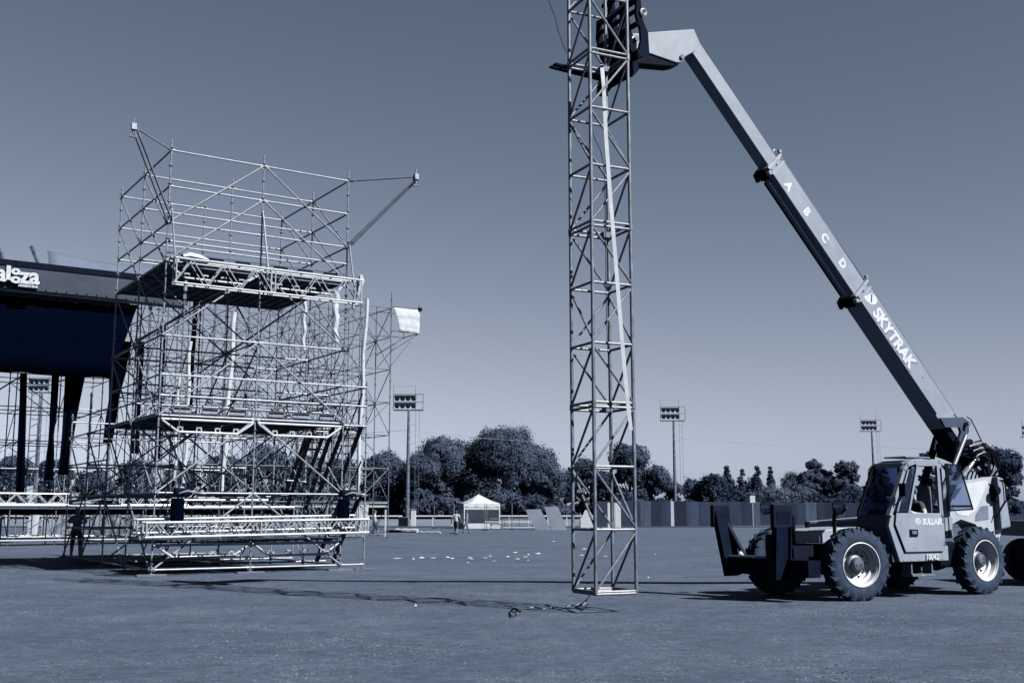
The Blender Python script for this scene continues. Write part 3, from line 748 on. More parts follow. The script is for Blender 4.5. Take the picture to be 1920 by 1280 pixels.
# crane ladders seen through the stage opening
for k, (px, Y, zt) in enumerate([(57, 70, 9.3), (128, 74, 3.2)]):
    t = thing('lattice_ladder', ['pale lattice mast seen between the first two black drapes', 'pale lattice mast seen between the drapes and the scaffold'][k], 'mast', (atY(px, 900, Y).x, Y, 0))
    for sx in (-.25, .25): tub('rail', (sx, 0, 0), (sx, 0, zt), .04, steel_far(), t, 6)
    for q in range(int(zt / .5)): tub('rung', (-.25, 0, .4 + q * .5), (.25, 0, .4 + q * .5 + (.25 if q % 2 else 0)), .025, steel_far(), t, 5)
# white panels and covered stacks behind the stage legs
def panel_stack(px0, px1, ytop, ybot, Y, label, n=1, m=None, lean=0):
    x0, x1 = atY(px0, 960, Y).x, atY(px1, 960, Y).x; z1 = hgt(ytop, Y); z0 = max(0, hgt(ybot, Y))
    t = thing('covered_stack', label, 'stack', ((x0 + x1) / 2, Y, 0)); wd = (x1 - x0)
    for k in range(n):
        b = MB(); xw = wd / n; b.prism([(-wd / 2 + k * xw + .02, 0, z0), (-wd / 2 + (k + 1) * xw - .03, 0, z0), (-wd / 2 + (k + 1) * xw - .03 + lean, .1, z1 - .05 * (k % 2)), (-wd / 2 + k * xw + .02 + lean, .1, z1)], (0, .6, 0)); b.build('panel', m or cloth_w(), t)
    return t
pg = mat('panel_grey', .72, .8, 0, .1, .8, .1)
for (a0, a1, yt, yb, Y, lab, n, m) in [(52, 66, 965, 1003, 78, 'narrow white box left of centre under the stage floor', 1, None), (78, 96, 972, 1003, 80, 'pair of pale boxes under the stage floor near the first drape', 2, pg),
        (108, 135, 958, 1003, 76, 'grey white sheets standing behind the lone worker', 3, pg), (170, 188, 957, 1002, 74, 'tall pale sheet under the apron right of the worker', 1, pg), (196, 222, 958, 1002, 74, 'two pale sheets below the short white truss', 2, pg),
        (232, 252, 960, 1000, 74, 'last pale sheet below the short white truss', 1, pg), (398, 460, 950, 992, 70, 'row of pale upright panels behind the scaffold centre', 6, None), (455, 540, 950, 985, 74, 'second row of pale upright panels behind the scaffold centre', 9, pg),
        (570, 690, 966, 1001, 78, 'long white covered stack behind the scaffold stairs', 5, None), (668, 688, 945, 972, 77, 'white sack-like bundle on top of the long covered stack', 1, None)]:
    panel_stack(a0, a1, yt, yb, Y, lab, n, m, .06)
t = thing('white_barrier', 'white horizontal barrier beams behind the right scaffold post', 'barrier', (atY(640, 950, 76).x, 76, 0))
for z in (2.25, 2.0): b = MB(); b.box((0, 0, z), (6.4, .12, .13)); b.build('beam', white(), t)
for x in (-3, -1, 1, 3): b = MB(); b.box((x, .1, 1.0), (.1, .1, 2.0)); b.build('post', white(), t)

# ================================================================ TALL SCAFFOLD TOWER (foreground left)
A_, B_ = 2.6, 2.65
SC0 = Vector((-9.18, 28.78, 0))
scf = thing('scaffold_tower', 'tall open scaffold tower with two dark decks at the left of the field', 'scaffold', SC0, TH)
LV = [.15, 2.1, 4.1, 4.62, 5.17, 6.21, 8.2, 8.74, 9.24, 10.24, 11.24]
sm = steel(); RT = .025
def scw(x, y, z=0.0): return SC0 + SU * x + SV * y + Vector((0, 0, z))
CPL = []
def led(p0, p1, name='ledger', r=RT):
    if name in ('brace', 'outrigger'):
        for p in (p0, p1):
            if not CPL:
                b = MB(); b.tube((0, 0, -.05), (0, 0, .05), .042, 8); b.box((.05, 0, 0), (.05, .045, .05)); c = b.build('coupler', steel_old(), scf, False); CPL.append(c)
            else:
                c = CPL[0].copy(); C.objects.link(c)
            d = (Vector(p1) - Vector(p0)).normalized(); c.location = Vector(p) + d * (.07 if p is p0 else -.07); c.rotation_mode = 'QUATERNION'; c.rotation_quaternion = d.to_track_quat('Z', 'Y')
    elif name == 'ledger' and len(p0) == 3:      # wedge heads where a ledger meets the posts
        for p, s_ in ((p0, 1), (p1, -1)):
            if len(CPL) < 2:
                b = MB(); b.tube((0, 0, 0), (0, 0, .09), .034, 8); b.box((0, .0, .03), (.02, .11, .03)); c = b.build('wedge_head', steel_old(), scf, False); CPL.append(c) if CPL else CPL.extend([c, c])
            else:
                c = CPL[1].copy(); C.objects.link(c)
            d = (Vector(p1) - Vector(p0)).normalized() * s_; c.location = Vector(p) + d * .03; c.rotation_mode = 'QUATERNION'; c.rotation_quaternion = d.to_track_quat('Z', 'Y')
    return tub(name, p0, p1, r, sm, scf, 8)
for i in range(3):
    for j in range(3):
        standard((i * A_, j * B_), .06, 11.55, sm, scf)
        b = MB(); b.box((i * A_, j * B_, .045), (.15, .15, .012)); b.tube((i * A_, j * B_, .05), (i * A_, j * B_, .3), .017, 8); b.build('base_jack', sm, scf)
        b = MB(); b.box((i * A_, j * B_, .02), (.75 if j == 0 else .5, .24, .04)); b.build('sole_board', mat('old_board', .42, .9), scf)
for j in range(3):
    for i in range(2):
        for z in LV:
            if j and z in (4.62, 8.74) and j == 2: continue
            led((i * A_, j * B_, z), ((i + 1) * A_, j * B_, z))
for i in (0, 1, 2):
    for j in range(2):
        for z in LV:
            if i == 1 and z not in (.15, 2.1, 4.1, 8.2, 6.21): continue
            led((i * A_, j * B_, z), (i * A_, (j + 1) * B_, z))
# front face braces
o = -.05
for (a, c) in [((1, 2.1), (0, .15)), ((1, 2.1), (2, .15)), ((1, 4.1), (0, 2.1)), ((1, 4.1), (2, 2.1)), ((1, 6.21), (0, 4.1)), ((1, 6.21), (2, 4.1)), ((1, 8.2), (0, 6.21)), ((1, 8.2), (2, 6.21)),
               ((1, 10.24), (0, 8.2)), ((1, 10.24), (2, 8.2)), ((1, 11.24), (0, 9.24)), ((1, 11.24), (2, 9.24))]:
    led((a[0] * A_, o, a[1]), (c[0] * A_, o, c[1]), 'brace')
# side faces
for i, off in ((0, -.05), (2, .05)):
    for j in range(2):
        for z0, z1 in ((.15, 2.1), (2.1, 4.1), (4.1, 6.21), (6.21, 8.2), (8.2, 10.24), (9.24, 11.24)):
            led((i * A_ + off, (j + 1) * B_, z1), (i * A_ + off, j * B_, z0), 'brace')
# rear face and one inner plane
for (a, c) in [((0, .15), (1, 2.1)), ((1, 2.1), (2, 4.1)), ((1, 4.1), (0, 6.21)), ((1, 4.1), (2, 6.21)), ((0, 6.21), (1, 8.2)), ((2, 6.21), (1, 8.2)), ((0, 2.1), (1, 4.1)), ((2, .15), (1, 2.1))]:
    led((a[0] * A_, 2 * B_ + .05, a[1]), (c[0] * A_, 2 * B_ + .05, c[1]), 'brace')
for (a, c) in [((0, 4.1), (1, 6.21)), ((2, 4.1), (1, 6.21)), ((1, 6.21), (0, 8.2)), ((1, 6.21), (2, 8.2)), ((1, 2.1), (0, 4.1)), ((1, 2.1), (2, 4.1))]:
    led((a[0] * A_, B_ + .05, a[1]), (c[0] * A_, B_ + .05, c[1]), 'brace')
# loose diagonals under the upper deck, towards the middle posts
for (p, q) in [((.0, 1.3, 8.1), (1.3, 0, 6.3)), ((A_, B_, 8.1), (0, B_, 6.4)), ((1.2, B_, 4.0), (2.5, .2, 2.3)), ((.5, 2 * B_, 2.3), (1.8, B_, 3.9)), ((.3, B_, 2.9), (2 * A_, B_, 2.5)), ((.1, .3, 4.0), (A_, 2 * B_, 2.3)),
               ((A_, B_, 6.2), (2 * A_, 2 * B_, 7.9)), ((A_, 0, 6.2), (A_, B_, 8.1)), ((A_, B_, 4.2), (A_, 0, 6.1)), ((A_, 2 * B_, 4.2), (A_, B_, 6.1))]:
    led(p, q, 'brace')
# corner outriggers at the top
for (cx, tx, ty) in ((0, -1.32, -1.28), (2 * A_, 2 * A_ + 1.5, -1.40)):
    led((cx, 0, 11.24), (tx, ty, 11.26), 'outrigger')
    led((cx - .04, -.05, 9.28), (tx - .03, ty, 11.2), 'outrigger', .03); led((cx + .10, -.02, 9.3), (tx + .08, ty + .02, 11.22), 'outrigger', .03)
    b = MB(); b.box((tx, ty, 11.26), (.12, .12, .16)); b.tube((tx, ty, 11.05), (tx, ty, 11.5), .02, 6); b.tube((tx - .1, ty, 11.0), (tx + .1, ty, 11.0), .03, 6); b.build('coupler', steel_old(), scf)
# short leaning tubes from the truss up to the rails
led((.2, -.3, 7.75), (.05, -.1, 9.7), 'brace'); led((A_ + .12, -.3, 8.2), (A_, -.05, 9.9), 'brace'); led((2 * A_ + .15, -.3, 7.8), (2 * A_ + .02, -.08, 9.4), 'brace')

# reinforced ledgers: bar, bent lower bar, square plates
def reinforced(x0, z, y=-.06, n=4, L=A_):
    for (p, q) in (((x0 + .06, y, z), (x0 + L - .06, y, z)), ((x0 + .08, y, z - .03), (x0 + .5, y, z - .32)), ((x0 + .5, y, z - .32), (x0 + L - .5, y, z - .32)), ((x0 + L - .5, y, z - .32), (x0 + L - .08, y, z - .03))):
        tub('reinforced_bar', p, q, .033, alum(), scf, 8)
    for k in range(n):
        xx = x0 + .55 + k * (L - 1.1) / (n - 1)
        b = MB(); b.box((xx, y - .005, z - .20), (.15, .03, .035)); b.box((xx, y - .005, z - .32), (.15, .03, .035)); b.box((xx - .06, y - .005, z - .26), (.035, .03, .14)); b.box((xx + .06, y - .005, z - .26), (.035, .03, .14)); b.build('plank_hook_plate', alum(), scf)
for z in (8.1, 4.0, .78):
    reinforced(0, z); reinforced(A_, z)
# deck planks
for z, rows in ((8.26, 2), (4.16, 2), (.86, 1)):
    pl = None
    for i in range(2):
        for j in range(rows):
            for k in range(8):
                if pl is None:
                    b = MB(); b.box((0, B_ / 2, 0), (.30, B_ - .08, .05)); b.box((0, .05, -.03), (.26, .06, .04)); b.box((0, B_ - .05, -.03), (.26, .06, .04)); b.box((-.14, B_ / 2, -.04), (.02, B_ - .1, .05)); b.box((.14, B_ / 2, -.04), (.02, B_ - .1, .05))
                    pl = b.build('deck_plank', plank_m(), scf); q = pl
                else:
                    q = pl.copy(); C.objects.link(q)
                q.parent = scf; q.location = (i * A_ + .2 + k * .314, j * B_, z + random.uniform(-.006, .006))
    for i in range(2):
        led((i * A_, .04, z - .1), (i * A_ + A_, .04, z - .1)); 
        if rows == 2: tub('toe_board', (i * A_, -.03, z + .16), (i * A_ + A_, -.03, z + .16), .02, plank_m(), scf, 4)
        for k in range(3):
            if z < 8.5 and rows == 2: b = MB(); b.box((i * A_ + .6 + k * .75, .02, z + .09), (.42, .03, .12)); b.build('toe_plate', steel_old(), scf)
# lower extension at the far left (rows 3 and 4) and in front of it
for j in (3, 4):
    for i in range(3):
        standard((i * A_, j * B_), .06, 4.9 if j == 4 else 5.4, sm, scf)
        for z in (.15, 1.1, 2.1, 3.1, 4.1):
            if i < 2: led((i * A_, j * B_, z), ((i + 1) * A_, j * B_, z))
for i in (0, 1, 2):
    for j in (2, 3):
        for z in (.15, .75, 1.1, 2.1, 3.15, 4.1, 4.7):
            if i and z in (.75, 3.15): continue
            led((i * A_, j * B_, z), (i * A_, (j + 1) * B_, z))
        led((i * A_ - .05, (j + 1) * B_, 4.1), (i * A_ - .05, j * B_, 2.1), 'brace'); led((i * A_ - .05, j * B_, 2.1), (i * A_ - .05, (j + 1) * B_, .15), 'brace')
led((0, 4 * B_ + .05, 4.1), (A_, 4 * B_ + .05, 2.1), 'brace'); led((0, 3 * B_ + .05, 2.1), (A_, 3 * B_ + .05, 4.1), 'brace')
led((0, 4 * B_, 4.62), (A_, 4 * B_, 4.62)); led((A_, 4 * B_, 4.62), (2 * A_, 4 * B_, 4.62))
for k in range(10):
    b = MB(); b.box((0, 0, 0), (2 * A_, .26, .05)); q = b.build('floor_board', plank_m(), scf); q.location = (A_ - .2, 2 * B_ + .2 + k * .53, .14)
# right hand stair bay
XR = 2 * A_ + .73
for j in range(3):
    standard((XR, j * B_), .06, [5.35, 5.2, 4.9][j], sm, scf)
    b = MB(); b.box((XR, j * B_, .045), (.15, .15, .012)); b.box((XR, j * B_, .02), (.6, .24, .03)); b.build('sole_board', mat('old_board', .42, .9), scf)
    for z in (.15, 2.1, 4.05, 4.62, 5.17):
        led((2 * A_, j * B_, z), (XR, j * B_, z))
for j in range(2):
    for z in (2.1, 4.05, 5.17): led((XR, j * B_, z), (XR, (j + 1) * B_, z))
bm_ = mat('stair_dark', .10, .6, .0, .2, 4, .1)
for (za, zb_, ya, yb_) in ((4.05, 2.1, .1, 1.9), (2.1, .15, .1, 1.9), (4.05, 2.1, B_ + .1, B_ + 1.9)):
    for x in (2 * A_ + .10, XR - .10):
        b = MB(); b.bar((x, ya, za), (x, yb_, zb_), .05, .17); b.build('stair_stringer', bm_, scf)
        tub('handrail', (x, ya, za + .95), (x, yb_, zb_ + .95), .022, bm_, scf, 6)
        for f in (.1, .5, .9): tub('handrail_post', (x, ya + (yb_ - ya) * f, za + (zb_ - za) * f), (x, ya + (yb_ - ya) * f, za + (zb_ - za) * f + .95), .018, bm_, scf, 6)
    for k in range(9):
        f = (k + .5) / 9; b = MB(); b.box((2 * A_ + .365, ya + (yb_ - ya) * f, za + (zb_ - za) * f), (.5, .2, .03)); b.build('stair_tread', bm_, scf)
# a dark stair inside the right bay
for x in (2 * A_ - .75, 2 * A_ - .15):
    b = MB(); b.bar((x, .3, 4.05), (x, 2.2, 1.7), .05, .16); b.build('stair_stringer', bm_, scf)
for k in range(9):
    f = (k + .5) / 9; b = MB(); b.box((2 * A_ - .45, .3 + 1.9 * f, 4.05 - 2.35 * f), (.55, .2, .03)); b.build('stair_tread', bm_, scf)

# trusses on the scaffold
box_truss('box_truss', 'white lattice truss fixed along the front edge of the upper scaffold deck', None, scw(.12, -.32, 7.55), scw(2 * A_ + .3, -.32, 7.55), .3, .66, alum(), .026, .016, .42, sections=2)
box_truss('box_truss', 'long white box truss resting low across the front of the scaffold, nearer of two', None, scw(-.38, -.52, .98), scw(2 * A_ + .55, -.50, 1.05), .34, .36, alum(), .034, .015, .3, sections=2)
box_truss('box_truss', 'long white box truss lying behind the nearer one across the scaffold', None, scw(-.5, -.12, 1.08), scw(2 * A_ + .3, -.12, 1.18), .3, .34, alum(), .03, .014, .32, sections=2)
t = thing('rail_bundle', 'two bright loose tubes laid across the scaffold above the trusses', 'tubes', scw(.6, .5, 1.72), TH)
tub('tube', (.2, 0, 0), (3.4, 0, .02), .035, alum(), t); tub('tube', (-.2, .4, .2), (2.8, .45, .22), .03, alum(), t)
# chain hoists with dark bags on the truss ends
def hoist(x, y, label, side):
    t = thing('chain_hoist', label, 'hoist', scw(x, y, 1.4), TH, 'chain hoists with dark bags on the low truss')
    cloth = cloth_b()
    b = MB(); g = []
    pr = [(.02, -.05), (.15, -.04), (.17, .05), (.18, .2), (.17, .35), (.18, .45), (.17, .56), (.15, .56), (.10, .5)]
    b.lathe(pr, (0, 0, 0), (0, 0, 1), 9)
    for k, v in enumerate(b.v): b.v[k] = (v[0] * (1 + .12 * math.sin(k)), v[1] * .8, v[2])
    b.build('chain_bag', cloth, t, True)
    b = MB(); b.box((.12, 0, .72), (.46, .24, .2)); b.build('motor', black(), t, bevel=.05)
    b = MB(); b.path([(-.10, -.05, .62), (.05, -.14, .70), (.2, -.12, .74), (.45, -.1, .70), (.70, -.05, .66)], [.012, .018, .03, .022, .012], 7); b.build('wrapped_sling', mat('grey_sling', .6, .9), t, True)
    b = MB(); b.path([(-.1, .05, .68), (.1, .1, .83), (.3, .1, .78), (.5, .05, .7)], [.012, .022, .022, .012], 6); b.build('wrapped_sling', cloth_w(), t, True)
    for k in range(5): tub('hook_arm', (side * .1 * k, .06, .55), (side * (.1 * k + .1), .12, .62 + .05 * (k % 2)), .02, steel_old(), t, 5)
hoist(.45, -.5, 'chain hoist and dark bag on the truss by the left front scaffold post', 1)
hoist(2 * A_ - .15, -.5, 'chain hoist and dark bag on the truss by the right front scaffold post', 1)
for x, lab in ((.42, 'thin hoist chain hanging from the left end of the upper truss'), (2 * A_ + .05, 'thin hoist chain hanging from the right end of the upper truss')):
    b = MB()
    z = 7.5
    while z > 2.25: b.box((0, 0, z), (.025 if int(z * 10) % 2 else .012, .012 if int(z * 10) % 2 else .025, .07)); z -= .08
    b.tube((0, 0, 7.35), (0, 0, 7.62), .05, 8); b.box((0, 0, 7.2), (.07, .05, .12))
    o = b.build('hoist_chain', steel(), None); o.location = scw(x, -.42); tag(o, lab, 'chain')
# a rumpled white bundle on the deck corner
b = MB(); b.path([(0, 0, 0), (.2, .03, .05), (.45, 0, .02), (.7, .05, .0)], [.05, .09, .08, .03], 7); o = b.build('white_sling', cloth_w(), None, True); o.location = scw(.35, -.3, 8.3); o.rotation_euler = (0, 0, TH); tag(o, 'rumpled white sling on the left corner of the upper truss', 'sling')
b = MB(); b.path([(0, 0, .3), (.05, .03, .15), (.0, 0, .0), (-.04, .05, -.3)], [.05, .09, .08, .03], 7); o = b.build('white_sling', cloth_w(), None, True); o.location = scw(2 * A_ + .3, -.3, 8.1); o.rotation_euler = (0, 0, TH); tag(o, 'rumpled white sling on the right end of the upper truss', 'sling')
# materials lying on the low deck
for k in range(7):
    L = random.uniform(1.0, 2.4); x = random.uniform(.3, 2.6); y = random.uniform(.3, 2.2)
    b = MB(); b.tube((0, 0, 0), (L, .1, 0), .026, 7); o = b.build('loose_tube', alum() if k % 2 else sm, None, True); o.location = scw(x, y, .95 + .03 * (k % 3)); o.rotation_euler = (0, 0, TH + random.uniform(-.2, .2))
    tag(o, 'loose scaffold tube lying on the lowest deck of the scaffold tower', 'tube', 'loose tubes on the lowest scaffold deck')
# ================================================================ LATTICE TOWER held by the telehandler
TW = Vector((1.343, 18.173, 0)); TA = .756; TT = .437
tow = thing('lattice_tower', 'slim steel lattice tower hanging upright from the telehandler, just off the grass', 'tower', TW + Vector((0, 0, .302)), TT)
tm = towerm(); NB = 13; BH = 1.021
cor = [(0, 0), (TA, 0), (TA, TA), (0, TA)]      # near, right, far, left
H = NB * BH
for (x, y) in cor:
    for s_ in range(5):
        z0, z1 = s_ * 3 * BH, min((s_ + 1) * 3 * BH, H)
        if z1 > z0: tub('leg', (x, y, z0 + .01), (x, y, z1 - .01), .031, tm, tow, 10)
def ring(z, r=.023):
    for k in range(4):
        a, c = cor[k], cor[(k + 1) % 4]; tub('horizontal', (*a, z), (*c, z), r, tm, tow, 8)
for k in range(NB + 1):
    if k % 3 == 0:
        ring(k * BH + .035); ring(k * BH - .045 if k else .0)
        if k:
            for (x, y) in cor:
                b = MB(); b.tube((x, y, k * BH - .06), (x, y, k * BH + .05), .042, 10); b.build('joint_sleeve', tm, tow, True)
            b = MB(); b.box((TA - .12, TA - .12, k * BH - .02), (.16, .16, .10)); b.build('joint_block', paint_dark(), tow)
    else: ring(k * BH)
patR = ['a', 'b', 'a', 'b', 'a', 'b'] * 3; patL = ['a', 'b', 'a', 'a', 'b', 'a'] * 3
for k in range(NB):
    z0, z1 = k * BH + .04, (k + 1) * BH - .05
    for (i0, i1, pt) in ((0, 1, patR[k]), (3, 0, patL[k]), (2, 3, 'b' if patR[k] == 'a' else 'a'), (1, 2, 'b' if patL[k] == 'a' else 'a')):
        p, q = cor[i0], cor[i1]
        if pt == 'a': tub('diagonal', (*p, z0), (*q, z1), .021, tm, tow, 8)
        else: tub('diagonal', (*p, z1), (*q, z0), .021, tm, tow, 8)

# white strap hanging along the tower
pts = [(1128, 118, 18.45), (1132, 160, 18.35), (1136, 250, 18.25), (1143, 350, 18.2), (1152, 460, 18.15), (1161, 570, 18.1), (1170, 680, 18.1), (1179, 770, 18.1), (1183, 806, 18.1)]
P3 = [atY(a, c, d) for a, c, d in pts]; o0 = P3[-1].copy()
g = [[p - o0 + Vector((-.033 * (1 - .3 * (i > 7)), 0, 0)), p - o0 + Vector((.033, .01, 0))] for i, p in enumerate(P3)]
b = MB(); b.sheet(g); o = b.build('lifting_strap', cloth_w(), None, solid=.004); o.location = o0; tag(o, 'long white lifting strap hanging down along the lattice tower', 'strap')
# thin ropes
def rope(pts, r, m, name, label, cat, n=5):
    o0 = Vector(pts[0]); b = MB(); b.path([Vector(p) - o0 for p in pts], r, n); o = b.build(name, m, None, True); o.location = o0; tag(o, label, cat); return o
rope([atY(1024, -40, 18.6), atY(1030, 6, 18.6), atY(1040, 30, 18.6), atY(1047, 60, 18.6), atY(1056, 85, 18.6), atY(1062, 100, 18.6)], .006, black(), 'rope', 'thin dark rope running down from above to the left tower leg', 'rope')
rope([atY(1107, 228, 18.4), atY(1114, 258, 18.4), atY(1126, 282, 18.4), atY(1133, 320, 18.5), atY(1135, 420, 18.6), atY(1137, 600, 18.7), atY(1146, 800, 18.8), atY(1152, 1000, 18.9)], .006, black(), 'rope', 'thin dark rope hanging inside the lattice tower', 'rope')
def gp(px, py, z=.012): return ground(px, py, z)
rope([gp(1108, 1106, .30), gp(1104, 1118, .12), gp(1098, 1128), gp(1092, 1134), gp(1088, 1131), gp(1078, 1135), gp(1070, 1134), gp(1056, 1139), gp(1040, 1137), gp(1018, 1141), gp(1004, 1137), gp(992, 1139)], .009, mat('rope_pale', .60, .9), 'rope', 'pale rope trailing over the grass from the tower foot', 'rope', 6)
rope([gp(1104, 1131), gp(1098, 1137), gp(1092, 1143), gp(1084, 1140), gp(1080, 1136), gp(1090, 1132, .06), gp(1101, 1122, .10)], .010, black(), 'strap_end', 'dark twisted strap end on the grass under the tower', 'strap', 6)
rope([gp(958, 1145), gp(962, 1140, .07), gp(968, 1142, .09), gp(972, 1146, .05), gp(976, 1145, .02)], .016, black(), 'cloth_scrap', 'small dark and white crumpled thing on the near grass left of the rope', 'scrap', 6)
rope([gp(961, 1146, .05), gp(967, 1147, .08), gp(971, 1149, .04)], .018, cloth_w(), 'glove', 'white glove-like scrap lying on the dark crumple', 'scrap', 6)

# ================================================================ TELEHANDLER
HD = math.radians(211)
V0 = Vector((5.794, 21.626, 0))
tele = thing('telehandler', 'telescopic handler with raised boom and big tractor tyres at the right', 'telehandler', V0, HD)
pm, bk = paint(), blackp()
# ---- wheels
def wheel_mesh():
    R = .665; Wd = .36
    t = MB()
    pr = [(.36, -Wd * .36), (.40, -Wd * .47), (.50, -Wd * .52), (.59, -Wd * .48), (.628, -Wd * .40), (.635, -Wd * .2), (.638, 0), (.635, Wd * .2), (.628, Wd * .40), (.59, Wd * .48), (.50, Wd * .52), (.40, Wd * .47), (.36, Wd * .36)]
    t.lathe(pr, (0, 0, 0), (0, 1, 0), 48)
    n = 21
    for side in (-1, 1):
        for k in range(n):
            a0 = 2 * PI * (k + (.5 if side > 0 else 0)) / n
            def P(ang, r, y): return (math.cos(ang) * r, y, math.sin(ang) * r)
            da, wv = .20, .075
            q = []
            for (r_in, r_out, ang, y, ww) in ((.60, R, a0 + .02, side * .005, wv * .9), (.60, R, a0 - da * .55, side * Wd * .30, wv), (.585, R - .012, a0 - da, side * Wd * .48, wv * 1.25), (.54, R - .075, a0 - da * 1.05, side * Wd * .505, wv * 1.1)):
                q.append([P(ang - ww / 2, r_in, y), P(ang + ww / 2, r_in, y), P(ang + ww / 2 * .8, r_out, y), P(ang - ww / 2 * .8, r_out, y)])
            vs = [p for s_ in q for p in s_]; fs = [(3, 2, 1, 0), (12, 13, 14, 15)]
            for i in range(3):
                for j in range(4): fs.append((i * 4 + j, i * 4 + (j + 1) % 4, (i + 1) * 4 + (j + 1) % 4, (i + 1) * 4 + j))
            t.add(vs, fs)
    return t
def make_wheel(cx, cy, out, steer=0.0):
    # out = +1 when the dish faces the left side
    w_ = MB(); M_ = wheel_mesh(); ty = M_.build('tyre', rubber(), None, True)
    hub = bpy.data.objects.new('wheel', None); C.objects.link(hub); hub.parent = tele; hub.location = (cx, cy, .655)
    hub.rotation_euler = (0, random.random(), 0 if out > 0 else PI); hub.rotation_euler.z += steer
    ty.parent = hub
    r = MB()
    r.lathe([(.405, .185), (.395, .165), (.365, .15), (.350, .10), (.345, .06), (.300, .035), (.295, -.02), (.22, -.05), (.20, -.055), (.0, -.055)], (0, 0, 0), (0, 1, 0), 48)
    r.lathe([(.405, .185), (.39, .19), (.375, .165)], (0, 0, 0), (0, 1, 0), 48)
    r.build('rim', white(), hub, True)
    h = MB(); h.lathe([(.19, -.05), (.19, -.01), (.165, .02), (.13, .03), (.125, .09), (.10, .115), (.0, .12)], (0, 0, 0), (0, 1, 0), 20)
    for k in range(10):
        a = 2 * PI * k / 10; h.tube((math.cos(a) * .235, -.05, math.sin(a) * .235), (math.cos(a) * .235, -.005, math.sin(a) * .235), .017, 6)
    h.tube((.05, .11, 0), (.05, .135, 0), .012, 6); h.tube((-.05, .11, 0), (-.05, .135, 0), .012, 6)
    h.build('hub', mat('hub_paint', .33, .5, 0, .3, 6), hub, True)
    return hub
make_wheel(0, 1.0, 1, -.20); make_wheel(-3.5, 1.0, 1, .02)
make_wheel(0, -1.0, -1, -.20); make_wheel(-3.5, -1.0, -1, 0)

def part(name, m, f, **k):
    b = MB(); f(b); return b.build(name, m, tele, **k)
XZ = lambda pts, y: [(x, y, z) for x, z in pts]
def plate(name, m, pts, y0, y1, **k):
    b = MB(); b.prism(XZ(pts, y0), (0, y1 - y0, 0)); return b.build(name, m, tele, **k)
# chassis
plate('chassis', bk, [(.9, .52), (.9, .95), (.2, 1.02), (-1.0, .95), (-4.2, .95), (-4.3, .62), (-.8, .55)], -.36, .36)
plate('front_deck', mat('deck_paint', .72, .4, 0, .06, 2, .3), [(.35, 1.03), (.35, 1.26), (-.2, 1.31), (-1.25, 1.33), (-1.25, 1.03)], -.40, .48, bevel=.02)
plate('front_side_panel', bk, [(.30, .70), (.30, 1.02), (-.75, 1.02), (-.75, .62)], .37, .62)
for x in (0, -3.5):
    part('axle', black(), lambda b: (b.tube((x, -.85, .655), (x, .85, .655), .11, 12), b.lathe([(0, -.22), (.2, -.16), (.25, 0), (.2, .16), (0, .22)], (x, 0, .655), (0, 1, 0), 14), b.box((x, .72, .655), (.24, .2, .34)), b.box((x, -.72, .655), (.24, .2, .34))), smooth=True)
    part('steering_rod', chrome(), lambda b: b.tube((x + .2, -.7, .72), (x + .2, .7, .72), .03, 8), smooth=True)
part('drive_box', black(), lambda b: b.box((-1.7, .05, .55), (1.4, .55, .38)))
part('steps', steel_old(), lambda b: (b.box((-1.75, .95, .42), (.62, .28, .035)), b.box((-1.46, .95, .52), (.03, .22, .26)), b.box((-2.04, .95, .52), (.03, .22, .26))))
part('fuel_tank', black(), lambda b: b.box((-2.72, .62, .78), (.5, .6, .5)), bevel=.05)
part('exhaust_box', black(), lambda b: (b.box((-2.62, .55, 1.18), (.36, .5, .42)), b.tube((-2.55, .85, .98), (-2.55, .85, 1.55), .06, 10)))
# engine hood on the right side, tail casting
tail = [(-3.12, 1.16), (-3.2, 1.72), (-3.45, 2.16), (-3.7, 2.24), (-4.62, 2.34), (-4.78, 2.25), (-4.86, 1.35), (-4.66, .98), (-4.2, 1.15), (-3.95, 1.36), (-3.5, 1.46), (-3.15, 1.34)]
plate('tail_body', mat('tail_paint', .80, .4, 0, .04, 2, .35), tail, .22, .66, bevel=.02)
plate('white_flash', white(), [(-3.42, 1.55), (-3.18, 1.75), (-3.36, 2.03), (-3.62, 2.17), (-4.42, 2.27), (-4.42, 2.18), (-3.95, 1.62), (-3.7, 1.52)], .662, .668)
plate('grey_flash', paint_dark(), [(-3.95, 1.42), (-3.98, 1.56), (-4.15, 1.72), (-4.38, 1.74), (-4.38, 1.46)], .662, .669)
plate('grey_flash', paint_dark(), [(-3.36, 2.06), (-3.2, 1.86), (-3.32, 1.86), (-3.6, 2.12)], .662, .669)
plate('tail_end', pm, [(-4.60, 1.25), (-4.57, 2.34), (-4.78, 2.30), (-4.92, 1.30)], .15, .80, bevel=.03)
plate('engine_hood', pm, [(-.9, 1.0), (-1.0, 1.42), (-4.5, 1.62), (-4.7, 1.05)], -1.15, -.42, bevel=.05)
part('tail_lamp', black(), lambda b: (b.box((-4.60, .70, 2.0), (.22, .16, .34)), b.tube((-4.5, .8, 2.05), (-4.5, .86, 2.05), .09, 12)), bevel=.02)
part('lamp_guard', black(), lambda b: b.path([(-4.50, .74, 2.26), (-4.72, .82, 2.26), (-4.76, .84, 2.15), (-4.76, .84, 1.85), (-4.62, .82, 1.70), (-4.52, .76, 1.5)], .018, 6), smooth=True)
